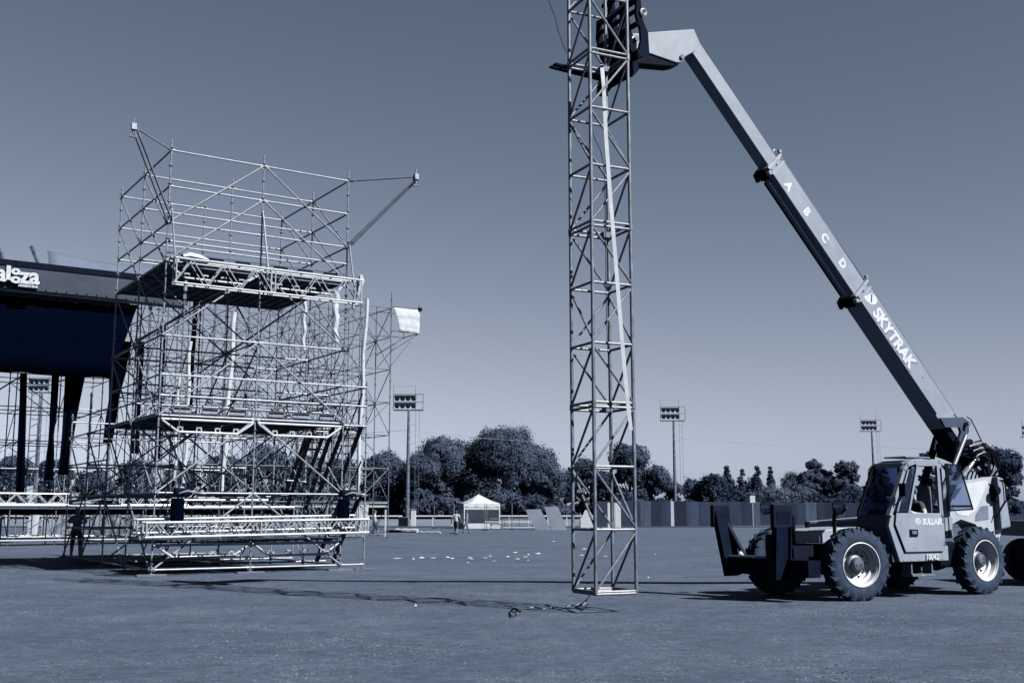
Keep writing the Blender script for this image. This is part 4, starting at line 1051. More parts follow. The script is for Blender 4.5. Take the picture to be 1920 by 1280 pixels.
# ---- cab
cy0, cy1 = .38, 1.15
side = [(-1.08, .70), (-.80, 1.34), (-.86, 1.60), (-1.30, 2.40), (-1.42, 2.52), (-1.62, 2.57), (-2.30, 2.60), (-2.62, 2.57), (-2.42, 1.60), (-2.60, 1.55), (-2.58, 1.28), (-2.36, 1.24), (-2.36, .98), (-2.44, .98), (-2.44, .70)]
def strip(name, m, pts, w_, y0, y1, closed=False):          # bars following an outline in the xz plane
    b = MB(); n = len(pts)
    for i in range(n if closed else n - 1):
        p, q = Vector((pts[i][0], (y0 + y1) / 2, pts[i][1])), Vector((pts[(i + 1) % n][0], (y0 + y1) / 2, pts[(i + 1) % n][1]))
        d = (q - p).normalized() * w_ * .45
        b.bar(p - d * .5, q + d * .5, abs(y1 - y0), w_, up=(0, 0, 1) if abs((q - p).normalized().z) < .9 else (1, 0, 0))
    return b.build(name, m, tele)
# lower body
plate('cab_lower_body', pm, [(-1.06, .68), (-.80, 1.34), (-.87, 1.55), (-2.42, 1.55), (-2.64, 1.50), (-2.62, 1.27), (-2.38, 1.23), (-2.38, .96), (-2.45, .96), (-2.45, .68)], cy1 - .10, cy1 - .02, bevel=.01)
plate('cab_front_panel', mat('front_panel_dark', .30, .6, 0, .12, 2, .1), [(-1.06, .68), (-.80, 1.34), (-.87, 1.56), (-.95, 1.56), (-.95, .68)], cy0 - .05, cy1 - .10)
plate('cab_floor', black(), [(-1.06, .68), (-.95, 1.0), (-2.4, 1.0), (-2.4, .68)], cy0, cy1 - .11)
plate('cab_rear_panel', black(), [(-2.36, .7), (-2.36, 1.62), (-2.42, 1.62), (-2.42, .7)], cy0, cy1 - .11)
plate('cab_inner_wall', black(), [(-1.0, .75), (-.95, 1.5), (-2.4, 1.5), (-2.4, .75)], cy0 - .03, cy0 + .01)
# door (proud of the body)
door = [(-1.19, .86), (-.94, 1.37), (-.98, 1.585), (-2.25, 1.585), (-2.29, .86)]
dr = plate('door', pm, door, cy1 - .018, cy1 + .022, bevel=.008)
strip('door_seam', black(), door[:3], .016, cy1 - .02, cy1 + .004); 
dn = MB(); dn.box((-1.42, cy1 + .03, 1.215), (.22, .02, .13)); dh = dn.build('handle_recess', black(), dr)
dn = MB(); dn.box((-1.42, cy1 + .044, 1.225), (.12, .012, .06)); dn.build('handle', steel_old(), dr)
# pillars and window frames (near side)
strip('pillar', pm, [(-.85, 1.55), (-1.30, 2.40), (-1.40, 2.50)], .075, cy1 - .09, cy1)
strip('roof_rail', pm, [(-1.38, 2.49), (-1.60, 2.555), (-2.30, 2.58), (-2.52, 2.52), (-2.70, 2.36)], .07, cy1 - .10, cy1)
strip('pillar', pm, [(-2.34, 1.55), (-2.32, 2.54)], .085, cy1 - .09, cy1)
strip('window_frame', pm, [(-1.02, 1.62), (-1.38, 2.40)], .035, cy1 - .03, cy1 + .02)
strip('window_frame', pm, [(-1.34, 1.60), (-1.66, 2.50)], .05, cy1 - .03, cy1 + .02)
strip('window_frame', pm, [(-2.24, 1.58), (-2.23, 2.50)], .045, cy1 - .03, cy1 + .02)
strip('window_frame', pm, [(-1.62, 2.50), (-2.26, 2.52)], .04, cy1 - .03, cy1 + .02)
# far side pillars
strip('pillar', bk, [(-.86, 1.55), (-1.30, 2.40), (-1.40, 2.50)], .06, cy0 - .05, cy0)
strip('pillar', bk, [(-2.34, 1.0), (-2.34, 2.54)], .08, cy0 - .05, cy0 + .02)
strip('roof_rail', bk, [(-1.38, 2.49), (-2.34, 2.58)], .06, cy0 - .05, cy0)
part('cross_member', pm, lambda b: (b.bar((-1.40, cy0 - .05, 2.50), (-1.40, cy1 - .1, 2.50), .09, .09), b.bar((-2.38, cy0, 2.54), (-2.38, cy1 - .1, 2.54), .09, .08)))
plate('roof', pm, [(-1.36, 2.52), (-1.58, 2.60), (-2.36, 2.63), (-2.60, 2.55), (-2.36, 2.57), (-1.60, 2.56)], cy0 - .05, cy1 - .01, bevel=.01)
part('roof_hatch', mat('roof_glass', .55, .2, 0, .1, 3, .5), lambda b: b.box((-1.85, .76, 2.66), (.7, .55, .03)), bevel=.01)
gl = glass_mat('tinted_glass', .10, .14); gl2 = glass_mat('dark_window_glass', .10, .45)
b = MB(); b.add([(-.90, cy0, 1.56), (-.90, cy1 - .1, 1.56), (-1.37, cy1 - .1, 2.46), (-1.37, cy0, 2.46)], [(0, 1, 2, 3)]); b.build('windscreen', gl, tele, solid=.008)
part('wiper', black(), lambda b: (b.bar((-.90, .78, 1.62), (-1.16, .62, 2.14), .015, .015), b.bar((-1.0, .70, 1.80), (-1.22, .55, 2.25), .02, .02)))
b = MB(); b.add([(-1.0, cy1, 1.6), (-1.32, cy1, 1.6), (-1.63, cy1, 2.47), (-1.40, cy1, 2.42)], [(0, 1, 2, 3)]); b.build('quarter_window', gl2, tele, solid=.006)
part('speaker_box', black(), lambda b: b.box((-1.50, cy1 - .17, 2.36), (.24, .16, .24)), bevel=.01)
b = MB(); b.add([(-1.0, cy0 - .02, 1.6), (-2.28, cy0 - .02, 1.6), (-2.28, cy0 - .02, 2.5), (-1.4, cy0 - .02, 2.45)], [(0, 1, 2, 3)]); b.build('far_window', gl, tele, solid=.006)
# interior: seat, wheel, dash
plate('dashboard', black(), [(-.98, 1.0), (-.98, 1.56), (-1.12, 1.66), (-1.25, 1.55), (-1.2, 1.0)], cy0 + .05, cy1 - .14)
part('steering_wheel', black(), lambda b: b.lathe([(.17, 0), (.185, .012), (.2, 0), (.185, -.012)], (-1.38, .74, 1.72), (.75, 0, -.66), 24, close=True), smooth=True)
part('steering_column', black(), lambda b: b.tube((-1.15, .74, 1.45), (-1.38, .74, 1.72), .03, 8))
seat = MB(); seat.box((-2.0, .76, 1.30), (.48, .48, .14)); seat.bar((-2.16, .76, 1.36), (-2.26, .76, 2.12), .46, .13, up=(1, 0, 0)); seat.build('seat', mat('seat_grey', .52, .7), tele, bevel=.04)
# rear half-door glass swung back
gf = [(-2.40, 1.63), (-2.36, 2.53), (-2.80, 2.52), (-3.12, 1.66)]
fr_ = MB()
for i in range(4):
    p, q = gf[i], gf[(i + 1) % 4]; fr_.bar((p[0], cy1 + .09, p[1]), (q[0], cy1 + .09, q[1]), .02, .026, up=(0, 0, 1) if abs(p[0] - q[0]) > .3 else (1, 0, 0))
fr_.bar((-2.42, cy1 + .08, 1.63), (-2.42, cy1 + .08, 2.53), .03, .07, up=(1, 0, 0)); fr_.bar((-2.5, cy1 + .09, 1.72), (-3.05, cy1 + .09, 1.72), .03, .04)
wf = fr_.build('open_window', black(), tele)
b = MB(); b.add([(x, cy1 + .09, z) for x, z in gf], [(0, 1, 2, 3)]); b.build('pane', gl, wf, solid=.006)
for (x, z) in ((-2.30, 1.45), (-2.30, 1.0)):
    b = MB(); b.tube((x, cy1 + .02, z - .05), (x, cy1 + .02, z + .05), .016, 8); b.box((x + .04, cy1 + .015, z), (.07, .02, .06)); b.build('door_hinge', steel_old(), tele)
b = MB(); b.path([(-2.42, cy1 + .0, 1.10), (-2.42, cy1 + .05, 1.14), (-2.42, cy1 + .05, 1.48), (-2.42, cy1 + .0, 1.52)], .012, 6); b.build('grab_rail', black(), tele, True)
b = MB(); b.path([(-1.12, cy1 - .02, 1.80), (-1.02, cy1 + .10, 1.84), (-1.02, cy1 + .14, 1.92)], .012, 6); b.box((-1.02, cy1 + .15, 2.02), (.03, .14, .24)); b.build('mirror', black(), tele)
for k in range(6):
    b = MB(); x = -1.15 - k * .22; b.tube((x, cy1 - .02, .71), (x, cy1 - .012, .71), .010, 6); b.build('rivet', steel_old(), tele)
b = MB(); b.path([(.30, .42, 1.0), (.1, .48, .92), (-.3, .50, .98), (-.7, .50, .90)], .018, 6); b.path([(.30, .38, .92), (.0, .52, .80), (-.4, .54, .86), (-.75, .52, .76)], .015, 6); b.build('hydraulic_hoses', black(), tele, True)
b = MB(); b.tube((-.15, -.30, 1.31), (-.15, -.30, 1.42), .05, 10); b.box((-.7, 0.15, 1.345), (.25, .18, .02)); b.build('filler_cap', black(), tele)
# lettering on the door
RD = Matrix(((-1, 0, 0), (0, 0, 1), (0, 1, 0))).transposed()      # text x -> -x, text y -> z, facing +y
RD = Matrix(((-1, 0, 0), (0, 0, 1), (0, 1, 0)))
lw = white()
lettering('SULLAIR', .155, lw, tele, RD, (-1.97, cy1 + .024, 1.42), .002, .12, .010, name='lettering', xs=1.0)
b = MB(); b.tube((-1.56, cy1 + .02, 1.43), (-1.56, cy1 + .027, 1.43), .075, 24)
for k, v in enumerate(b.v): b.v[k] = (-1.56 + (v[0] + 1.56) * 1.2, v[1], 1.43 + (v[2] - 1.43) * .85)
b.build('emblem', lw, tele)
b = MB()
for k in range(3): b.box((-1.56, cy1 + .028, 1.40 + k * .03), (.15 - .03 * abs(k - 1), .002, .008))
b.build('emblem_lines', pm, tele)
lettering('ARGENTINA', .05, lw, tele, RD, (-2.02, cy1 + .024, 1.325), .002, 0, 0, name='lettering_small')
lettering('10042', .15, lw, tele, RD, (-1.94, cy1 + .0, .755), .006, .1, .006, name='fleet_number')
# ---- boom
UB = Vector((6.73, 0, 6.93)).normalized(); NB_ = Vector((UB.z, 0, -UB.x)); T0 = Vector((-4.03, 0, 3.57))
def bp(t, d, y=0.0): return T0 + UB * t + NB_ * d + Vector((0, y, 0))
def boom_box(name, m, t0, t1, d0, d1, hw, **k):
    b = MB(); b.prism([bp(t0, d0, -hw), bp(t1, d0, -hw), bp(t1, d1, -hw), bp(t0, d1, -hw)], (0, 2 * hw, 0)); return b.build(name, m, tele, **k)
bb = boom_box('boom_base', pm, .02, 3.67, -.15, .35, .20, bevel=.012)
boom_box('boom_heel', black(), -1.85, .02, .17, .352, .195, bevel=.015)
boom_box('boom_middle', pm, 3.3, 6.90, -.12, .32, .165, bevel=.01)
boom_box('boom_inner', pm, 6.6, 9.70, -.03, .27, .14, bevel=.01)
boom_box('edge_strip', paint_dark(), .05, 3.64, -.158, -.146, .203)
boom_box('edge_strip', paint_dark(), 3.72, 6.85, -.127, -.116, .168)
boom_box('wear_strip', black(), .4, 3.6, .30, .342, .2045)
for (tt, d0, d1, hw) in ((3.64, -.175, .37, .225), (6.87, -.145, .35, .185)):
    boom_box('boom_collar', mat('collar_paint', .72, .5), tt - .025, tt + .025, d0, d1, hw)
    boom_box('boom_collar', mat('collar_paint', .72, .5), tt - .17, tt - .14, d0 + .02, d1 - .02, hw - .012)
    boom_box('wear_block', black(), tt - .20, tt + .02, d1, d1 + .07, hw * .7, bevel=.015)
    b = MB(); b.prism([bp(tt - .10, d1 + .0, -hw), bp(tt + .02, d1 + .0, -hw), bp(tt - .0, d1 + .10, -hw), bp(tt - .16, d1 + .14, -hw)], (0, .10, 0)); b.build('pulley_bracket', black(), tele)
    b = MB(); b.tube(bp(tt - .08, d1 + .05, hw - .06), bp(tt - .08, d1 + .05, hw + .03), .045, 12); b.build('pulley', steel(), tele, True)
    b = MB(); b.box(bp(tt + .05, d0 - .04, hw * .8), (.06, .05, .06)); b.tube(bp(tt + .10, d0 - .02, 0), bp(tt + .10, d0 - .10, 0), .025, 8); b.build('bolt_lug', steel(), tele)
    for dd in (d0 + .06, (d0 + d1) / 2, d1 - .06):
        b = MB(); b.tube(bp(tt - .08, dd, hw - .02), bp(tt - .08, dd, hw + .006), .014, 8); b.build('bolt', steel_old(), tele)
for yy, d in ((.03, .385), (-.09, .40)):
    b = MB(); b.tube(bp(3.72, d, yy), bp(6.62, d, yy), .02, 8); b.build('chain_rod', chrome() if yy > 0 else black(), tele, True)
b = MB(); b.path([bp(6.9, -.15, .1), bp(3.7, -.20, .1), bp(-.15, -.22, .1)], .012, 6); b.build('hose', black(), tele, True)
# letters along the middle section, brand on the base
ex = -UB; ez = -NB_; ey = Vector((0, 1, 0))
RB = Matrix((ex, ez, ey)).transposed()
for ch, tt, dd in (('A', 6.30, .16), ('B', 5.64, .14), ('C', 4.97, .13), ('D', 4.30, .12)):
    lettering(ch, .25, lw, tele, RB @ Matrix.Rotation(math.radians(-6), 3, 'Z'), bp(tt, dd, .1665), .002, 0, .014, name='lettering')
lettering('SKYTRAK', .375, lw, tele, RB, bp(2.34, .115, .2035), .002, .18, .020, name='brand_lettering', xs=.94)
lettering('SKYTRAK', .375, mat('letter_edge', .40, .6), tele, RB, bp(2.328, .125, .2020), .001, .18, .030, name='brand_lettering_edge', xs=.94)
b = MB(); b.prism([bp(x - .13, y + .01, .2015) for x, y in [(3.60, .17), (3.56, .05), (3.52, -.07), (3.44, -.11), (3.36, -.12), (3.29, -.09), (3.27, -.03), (3.30, .05), (3.35, .11), (3.42, .15), (3.51, .17)]], (0, .003, 0)); b.build('emblem', lw, tele)
b = MB(); b.bar(bp(3.37, -.05, .206), bp(3.26, .09, .206), .004, .035, up=(0, 1, 0)); b.build('emblem_bar', black(), tele)
for (tt, d, r_) in ((1.2, .06, .014), (1.95, .30, .012), (2.9, .33, .016), (2.82, .34, .010)):
    b = MB(); b.tube(bp(tt, d, .19), bp(tt, d, .207), r_, 8); b.build('bolt', black(), tele)
# head (gooseneck)
head = [(2.80, 10.72), (2.66, 10.48), (2.78, 10.28), (3.02, 10.12), (3.12, 9.98), (3.24, 9.95), (3.98, 10.0), (4.28, 10.02), (4.40, 10.16), (4.30, 10.28)]
plate('boom_head', pm, head, -.16, .16, bevel=.012)
plate('tilt_cylinder', black(), [(3.16, 9.93), (3.34, 9.86), (4.30, 9.72), (4.40, 9.90), (4.0, 9.99), (3.22, 9.99)], -.13, .13, bevel=.02)
part('head_pin', chrome(), lambda b: (b.tube((3.13, -.2, 10.08), (3.13, .2, 10.08), .045, 12), b.tube((4.30, -.34, 10.12), (4.30, .34, 10.12), .05, 12)), smooth=True)
# carriage
ck = mat('carriage_steel', .02, .8, 0, .2, 5, .02); XC = 4.42
for y in (.60, -.60):
    b = MB(); pts_ = [(XC + .10, 10.78), (XC + .02, 10.78), (XC - .02, 10.35), (XC - .14, 10.12), (XC - .16, 9.72), (XC, 9.62), (XC + .10, 9.66), (XC + .02, 9.95), (XC + .03, 10.15), (XC + .12, 10.4)]
    b.prism(XZ(pts_, y - .03), (0, .06, 0)); b.build('carriage_side', ck, tele)
for y in (-.2, .16):
    b = MB(); b.prism(XZ([(XC + .12, 11.05), (XC + .02, 11.05), (XC - .10, 10.3), (XC - .22, 10.1), (XC - .18, 9.75), (XC + .0, 9.5), (XC + .12, 9.5)], y - .035), (0, .07, 0)); b.build('carriage_upright', ck, tele)
for z, hh in ((11.0, .07), (10.72, .09), (10.52, .05), (10.26, .07), (9.68, .14)):
    wy = .62 if z < 10.9 else .45
    b = MB(); b.bar((XC + .07, -wy, z), (XC + .07, wy, z), .07, hh); b.build('carriage_bar', ck, tele)
plate('carriage_plate', ck, [(XC - .18, 9.55), (XC - .02, 10.18), (XC + .04, 10.18), (XC + .04, 9.45), (XC - .05, 9.4)], -.42, .30)
part('carriage_ring', white(), lambda b: b.lathe([(.03, .0), (.05, .02), (.075, .0), (.05, -.02)], (XC - .02, .665, 10.47), (0, 1, 0), 16, close=True), smooth=True)
part('carriage_pin', white(), lambda b: (b.tube((XC - .10, .19, 10.14), (XC - .10, .26, 10.14), .045, 12), b.tube((XC - .0, .19, 9.72), (XC - .0, .25, 9.72), .03, 10)), smooth=True)
for y in (-.17, -.30):
    b = MB(); b.prism(XZ([(XC + .14, 9.98), (XC + .20, 9.98), (XC + .20, 9.56), (5.78, 9.50), (5.78, 9.47), (XC + .14, 9.46)], y - .045), (0, .09, 0)); b.build('fork', ck, tele)
plate('lower_hook', ck, [(XC + .04, 9.5), (XC + .26, 9.46), (XC + .30, 9.2), (XC + .18, 9.18), (XC + .08, 9.3)], -.38, -.22)
# ---- levelling bracket, lift cylinders and hoses at the boom foot
C1 = [(-3.52, 3.55), (-4.25, 3.60), (-4.43, 3.50), (-4.42, 3.30), (-4.20, 3.02), (-4.10, 2.78), (-3.98, 2.82), (-4.03, 3.05), (-4.16, 3.28), (-4.12, 3.38), (-3.66, 3.36)]
for y in (.24,): plate('boom_bracket', mat('bracket_paint', .28, .6, 0, .15, 3, .1), C1 if y > 0 else [(max(x, -9) if x < -3.9 else -3.98, z) for x, z in C1], y, y + .06)
C2 = [(-4.22, 3.10), (-4.42, 3.14), (-4.62, 3.0), (-4.85, 2.86), (-5.02, 2.60), (-5.02, 2.36), (-4.86, 2.24), (-4.78, 2.50), (-4.62, 2.66), (-4.40, 2.72), (-4.12, 2.78)]
for y in (-.34, .28): plate('pivot_cheek', bk, C2, y, y + .06)
part('pivot_pin', chrome(), lambda b: b.tube((-4.30, -.42, 3.46), (-4.30, .42, 3.46), .05, 12), smooth=True)
part('pivot_pin', chrome(), lambda b: b.tube((-4.80, -.4, 2.62), (-4.80, .4, 2.62), .05, 12), smooth=True)
part('lift_rod', chrome(), lambda b: b.tube((-4.12, .44, 3.20), (-3.55, .46, 2.42), .045, 12), smooth=True)
part('lift_barrel', paint_dark(), lambda b: b.tube((-3.62, .46, 2.52), (-3.0, .48, 1.7), .075, 12), smooth=True)
part('lift_rod', chrome(), lambda b: b.tube((-4.60, .34, 2.78), (-4.2, .36, 2.48), .045, 12), smooth=True)
part('lift_barrel', paint_dark(), lambda b: b.tube((-4.24, .36, 2.50), (-3.7, .38, 2.1), .075, 12), smooth=True)
part('lift_barrel', bk, lambda b: b.tube((-4.32, -.45, 3.2), (-3.8, -.45, 2.2), .08, 12), smooth=True)
part('tail_upright', pm, lambda b: (b.prism(XZ([(-4.0, 2.2), (-4.5, 2.26), (-4.98, 2.50), (-4.95, 2.24), (-4.7, 2.1)], -.4), (0, .1, 0)), b.prism(XZ([(-3.9, 2.2), (-4.35, 2.5), (-4.75, 2.55), (-4.7, 2.2)], .12), (0, .1, 0))))
for k in range(9):
    ph = k * .7; b = MB(); y = .40 + .05 * (k % 3)
    b.path([(-4.15 - .08 * k * .5, y, 3.0 - .03 * k), (-4.55 - .02 * k, y + .05, 3.10 - .03 * k), (-4.88 - .03 * (k % 4), y + .06, 2.80 + .02 * math.sin(ph)), (-4.95 - .03 * (k % 3), y + .05, 2.55), (-4.80 + .04 * math.sin(ph), y + .03, 2.32), (-4.6 + .1 * math.cos(ph), y - .02, 2.26)], .016 + .004 * (k % 2), 6)
    b.build('hose', [black(), steel_old(), black()][k % 3], tele, True)
for k in range(3):
    b = MB(); x = -3.95 - .13 * k; b.path([(x, .5, 2.22), (x - .02, .56, 2.42), (x - .10, .58, 2.48), (x - .14, .56, 2.40), (x - .12, .5, 2.22)], .016, 6); b.build('hose', black(), tele, True)
part('hose_clamp', steel(), lambda b: [b.box((-4.35 - .02 * k, .42 + .02 * (k % 2), 3.05 - .07 * k), (.05, .06, .04)) for k in range(6)])
part('cover_plate', mat('tail_paint', .80, .4), lambda b: b.prism(XZ([(-5.02, 2.52), (-5.16, 2.62), (-5.28, 2.42), (-5.12, 2.34)], .2), (0, .12, 0)))
b = MB(); b.path([(-4.32, .34, 3.60), (-4.45, .34, 3.56), (-4.80, .34, 3.05), (-4.9, .34, 2.9)], .012, 6); b.build('hose', black(), tele, True)
# ---- front frame, stabilisers, lamps
part('front_beam', black(), lambda b: (b.box((1.15, 0, .60), (.30, 2.2, .30)), b.box((.75, -.25, .62), (.6, .2, .3)), b.box((.75, .25, .62), (.6, .2, .3))))
part('front_beam_rod', chrome(), lambda b: (b.tube((1.32, -.95, .77), (1.32, .35, .79), .022, 8), b.tube((1.22, .05, .74), (1.22, .45, .80), .03, 8)), smooth=True)
def stab(s_, x0, ybase, lean, wtop):
    b = MB(); b.bar((x0, ybase, .40), (x0, ybase + s_ * lean, 1.62), .34, .13, up=(0, 1, 0)); b.bar((x0 - .15, ybase, .5), (x0 - .15, ybase + s_ * lean * .9, 1.35), .03, .22, up=(0, 1, 0)); st = b.build('stabiliser_arm', ck, tele, bevel=.01)
    b = MB(); b.box((x0, ybase + s_ * lean, 1.53), (wtop, .10, .42)); b.build('foot_plate', bk, st, bevel=.01)
    b = MB(); b.tube((x0 - .15, ybase - s_ * .2, .74), (x0 - .10, ybase + s_ * lean * .9, 1.45), .05, 10); b.build('cylinder', bk, st, True)
    b = MB(); b.tube((x0 - .2, ybase - s_ * .2, .70), (x0 - .08, ybase - s_ * .1, .82), .07, 10); b.build('cylinder_eye', steel() if s_ < 0 else bk, st, True)
stab(1, 1.40, .50, .08, .46); stab(-1, 1.2, -.98, .32, .42)
part('frame_box', bk, lambda b: b.box((1.28, .36, .75), (.36, .30, .9)))
for (x, y, bx_, by_) in ((.48, -.72, .34, -.18), (.12, .80, .20, .72)):
    part('lamp_stalk', black(), lambda b: b.path([(bx_, by_, .95), (bx_, by_, 1.5), (bx_ + (x - bx_) * .3, by_ + (y - by_) * .3, 1.66), (x, y * .96, 1.69)], .035, 8), smooth=True)
    part('work_lamp', black(), lambda b: b.lathe([(.0, -.14), (.08, -.12), (.13, -.02), (.135, .05)], (x + .02, y, 1.69), (1, 0, -.05), 18), smooth=True)
    part('lamp_glass', mat('lamp_glass', .75, .12, .3, .1, 4, .7), lambda b: b.lathe([(.0, .07), (.08, .06), (.125, .04)], (x + .02, y, 1.69), (1, 0, -.05), 18), smooth=True)
part('lamp_guard', steel_old(), lambda b: b.bar((.02, .86, 1.69), (.14, .98, 1.68), .02, .04))

# ================================================================ FLATBED at the right edge
fx = Vector((11.55, 25.6, 0)); fb = thing('flatbed_trailer', 'dark flatbed trailer cut by the right picture edge behind the telehandler', 'trailer', fx, .05)
b = MB(); b.box((3.2, 0, 1.24), (6.4, 2.3, .34)); b.build('bed', mat('bed_grey', .40, .6, 0, .15, 1.5), fb)
for k in range(11): b = MB(); b.box((.4 + k * .58, -1.16, 1.01), (.07, .05, .12)); b.build('side_post', black(), fb)
b = MB(); b.box((3.2, -1.12, .94), (6.4, .08, .06)); b.build('side_rail', steel_old(), fb)
b = MB(); b.box((3.2, 0, .72), (6.2, .9, .4)); b.build('chassis', black(), fb)
for k in range(3):
    for s_ in (-1, 1):
        b = MB(); b.lathe([(.2, -.14), (.44, -.14), (.5, -.08), (.5, .08), (.44, .14), (.2, .14), (.0, .1)], (.55 + k * 1.15, s_ * .95, .5), (0, 1, 0), 24); b.build('wheel', mat('tyre_dark', .12, .9), fb, True)
b = MB(); b.box((2.0, -.2, .36), (3.8, 1.9, .05)); b.build('mud_board', black(), fb)
# ================================================================ PEOPLE
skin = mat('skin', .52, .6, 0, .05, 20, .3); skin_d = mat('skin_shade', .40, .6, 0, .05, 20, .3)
hair_m = mat('hair', .10, .8); shoe_m = mat('shoe', .10, .8)
def person(label, loc, rz, J, cloth, h=1.72, parent=None, top_to=.50, short_sleeve=True, shorts=True, seated=False):
    """J: joints in metres for a 1.72 m figure, x = left, y = back, z = up. One skinned surface, coloured by region."""
    t = thing('person', label, 'person', loc, rz)
    s_ = h / 1.72
    V = ['pelvis', 'waist', 'chest', 'neck', 'headb', 'headm', 'headt', 'shL', 'elL', 'wrL', 'haL', 'shR', 'elR', 'wrR', 'haR', 'hipL', 'knL', 'anL', 'toL', 'hipR', 'knR', 'anR', 'toR', 'heL', 'heR']
    D = dict(pelvis=(0, 0, .93), waist=(0, .0, 1.08), chest=(0, 0, 1.30), neck=(0, .0, 1.46), headb=(0, -.015, 1.54), headm=(0, -.02, 1.62), headt=(0, -.01, 1.69),
             shL=(.17, 0, 1.39), elL=(.24, .03, 1.12), wrL=(.26, -.04, .88), haL=(.26, -.07, .80), shR=(-.17, 0, 1.39), elR=(-.24, .03, 1.12), wrR=(-.26, -.04, .88), haR=(-.26, -.07, .80),
             hipL=(.09, 0, .88), knL=(.10, -.01, .50), anL=(.10, .02, .09), toL=(.11, -.15, .035), heL=(.10, .05, .04), hipR=(-.09, 0, .88), knR=(-.10, -.01, .50), anR=(-.10, .02, .09), toR=(-.11, -.15, .035), heR=(-.10, .05, .04))
    D.update(J)
    R = dict(pelvis=(.155, .11), waist=(.135, .10), chest=(.165, .115), neck=(.055, .055), headb=(.062, .07), headm=(.078, .095), headt=(.055, .065), shL=(.065, .065), elL=(.043, .043), wrL=(.028, .028), haL=(.035, .022),
             shR=(.065, .065), elR=(.043, .043), wrR=(.028, .028), haR=(.035, .022), hipL=(.09, .09), knL=(.058, .058), anL=(.038, .038), toL=(.035, .028), heL=(.038, .035), hipR=(.09, .09), knR=(.058, .058), anR=(.038, .038), toR=(.035, .028), heR=(.038, .035))
    for n_ in R:
        k_ = 1.35 if n_[:2] in ('sh', 'el', 'wr', 'ha', 'hi', 'kn', 'an') and n_ != 'head' else (1.15 if n_ in ('pelvis', 'waist', 'chest') else 1.05)
        R[n_] = (R[n_][0] * k_, R[n_][1] * k_)
    ix = {n: i for i, n in enumerate(V)}
    E_ = [('pelvis', 'waist'), ('waist', 'chest'), ('chest', 'neck'), ('neck', 'headb'), ('headb', 'headm'), ('headm', 'headt'), ('chest', 'shL'), ('shL', 'elL'), ('elL', 'wrL'), ('wrL', 'haL'), ('chest', 'shR'), ('shR', 'elR'), ('elR', 'wrR'), ('wrR', 'haR'),
          ('pelvis', 'hipL'), ('hipL', 'knL'), ('knL', 'anL'), ('anL', 'toL'), ('pelvis', 'hipR'), ('hipR', 'knR'), ('knR', 'anR'), ('anR', 'toR'), ('anL', 'heL'), ('anR', 'heR')]
    me = bpy.data.meshes.new('body'); me.from_pydata([Vector(D[n]) * s_ for n in V], [(ix[a], ix[c]) for a, c in E_], [])
    ob = bpy.data.objects.new('body_tmp', me); C.objects.link(ob)
    md = ob.modifiers.new('skin', 'SKIN'); md.use_smooth_shade = True; md.branch_smoothing = .6
    for i, n in enumerate(V):
        me.skin_vertices[0].data[i].radius = (R[n][0] * s_, R[n][1] * s_)
    me.skin_vertices[0].data[0].use_root = True
    sb = ob.modifiers.new('sub', 'SUBSURF'); sb.levels = 1; sb.render_levels = 1
    dg = bpy.context.evaluated_depsgraph_get(); m2 = bpy.data.meshes.new_from_object(ob.evaluated_get(dg)); m2.name = 'body'
    bpy.data.objects.remove(ob)
    body = bpy.data.objects.new('body', m2); C.objects.link(body); body.parent = t
    m2.materials.clear()
    shirt, pants, sk = cloth
    for m in (sk, shirt, pants, shoe_m): m2.materials.append(m)
    P = {n: Vector(D[n]) * s_ for n in V}
    def dseg(p, a, c):
        d = c - a; f = max(0, min(1, (p - a).dot(d) / d.length_squared)); return (p - (a + d * f)).length, f
    for f in m2.polygons:
        p = Vector(f.center); best = None
        for a, c in E_:
            dd, fr = dseg(p, P[a], P[c]); rr = R[a][0] * (1 - fr) + R[c][0] * fr
            dd = dd / (rr * s_)
            if best is None or dd < best[0]: best = (dd, a, c, fr)
        _, a, c, fr = best; mi = 0
        if (a, c) in (('waist', 'chest'), ('pelvis', 'waist'), ('chest', 'shL'), ('chest', 'shR')): mi = 1
        if (a, c) == ('pelvis', 'waist') and fr < .15: mi = 2
        if (a, c) == ('chest', 'neck') and fr < .75: mi = 1
        if a in ('shL', 'shR'): mi = 1 if (fr < .6 or not short_sleeve) else 0
        if a in ('elL', 'elR') and not short_sleeve: mi = 1
        if c in ('hipL', 'hipR'): mi = 2
        if a in ('hipL', 'hipR'): mi = 2
        if a in ('knL', 'knR'): mi = (2 if fr < (.12 if shorts else .9) else 0)
        if c in ('toL', 'toR', 'heL', 'heR'): mi = 3
        if a == 'knL' and fr > .9 or a == 'knR' and fr > .9: mi = 3
        f.material_index = mi
    # fingers
    fg = MB()
    for sd_ in ('L', 'R'):
        a, c = P['wr' + sd_], P['ha' + sd_]; d = (c - a).normalized(); sidev = d.orthogonal().normalized()
        for k in range(4):
            b0 = c + sidev * (.012 * (k - 1.5)); fg.path([b0 - d * .01, b0 + d * .045, b0 + d * (.07 + .01 * (k in (1, 2))) + Vector((0, -.012, 0))], [.009, .008, .006], 5)
        b0 = a.lerp(c, .5) + sidev * .025; fg.path([b0, b0 + sidev * .02 + d * .03, b0 + sidev * .022 + d * .06], [.01, .009, .007], 5)
    fg.build('fingers', sk, body, True)
    hc = P['headm']; b = MB()
    bm = bmesh.new(); bmesh.ops.create_icosphere(bm, subdivisions=3, radius=1)
    vs = []
    for v in bm.verts:
        q = v.co.copy(); q.x *= .087; q.y *= .103; q.z *= .10
        if v.co.y < -.35 and v.co.z < .45: q *= .80
        if v.co.z < -.55: q *= .7
        vs.append(hc + (q + Vector((0, .012, .02))) * s_)
    b.add(vs, [tuple(v.index for v in f.verts) for f in bm.faces]); bm.free(); b.build('hair', hair_m, body, True)
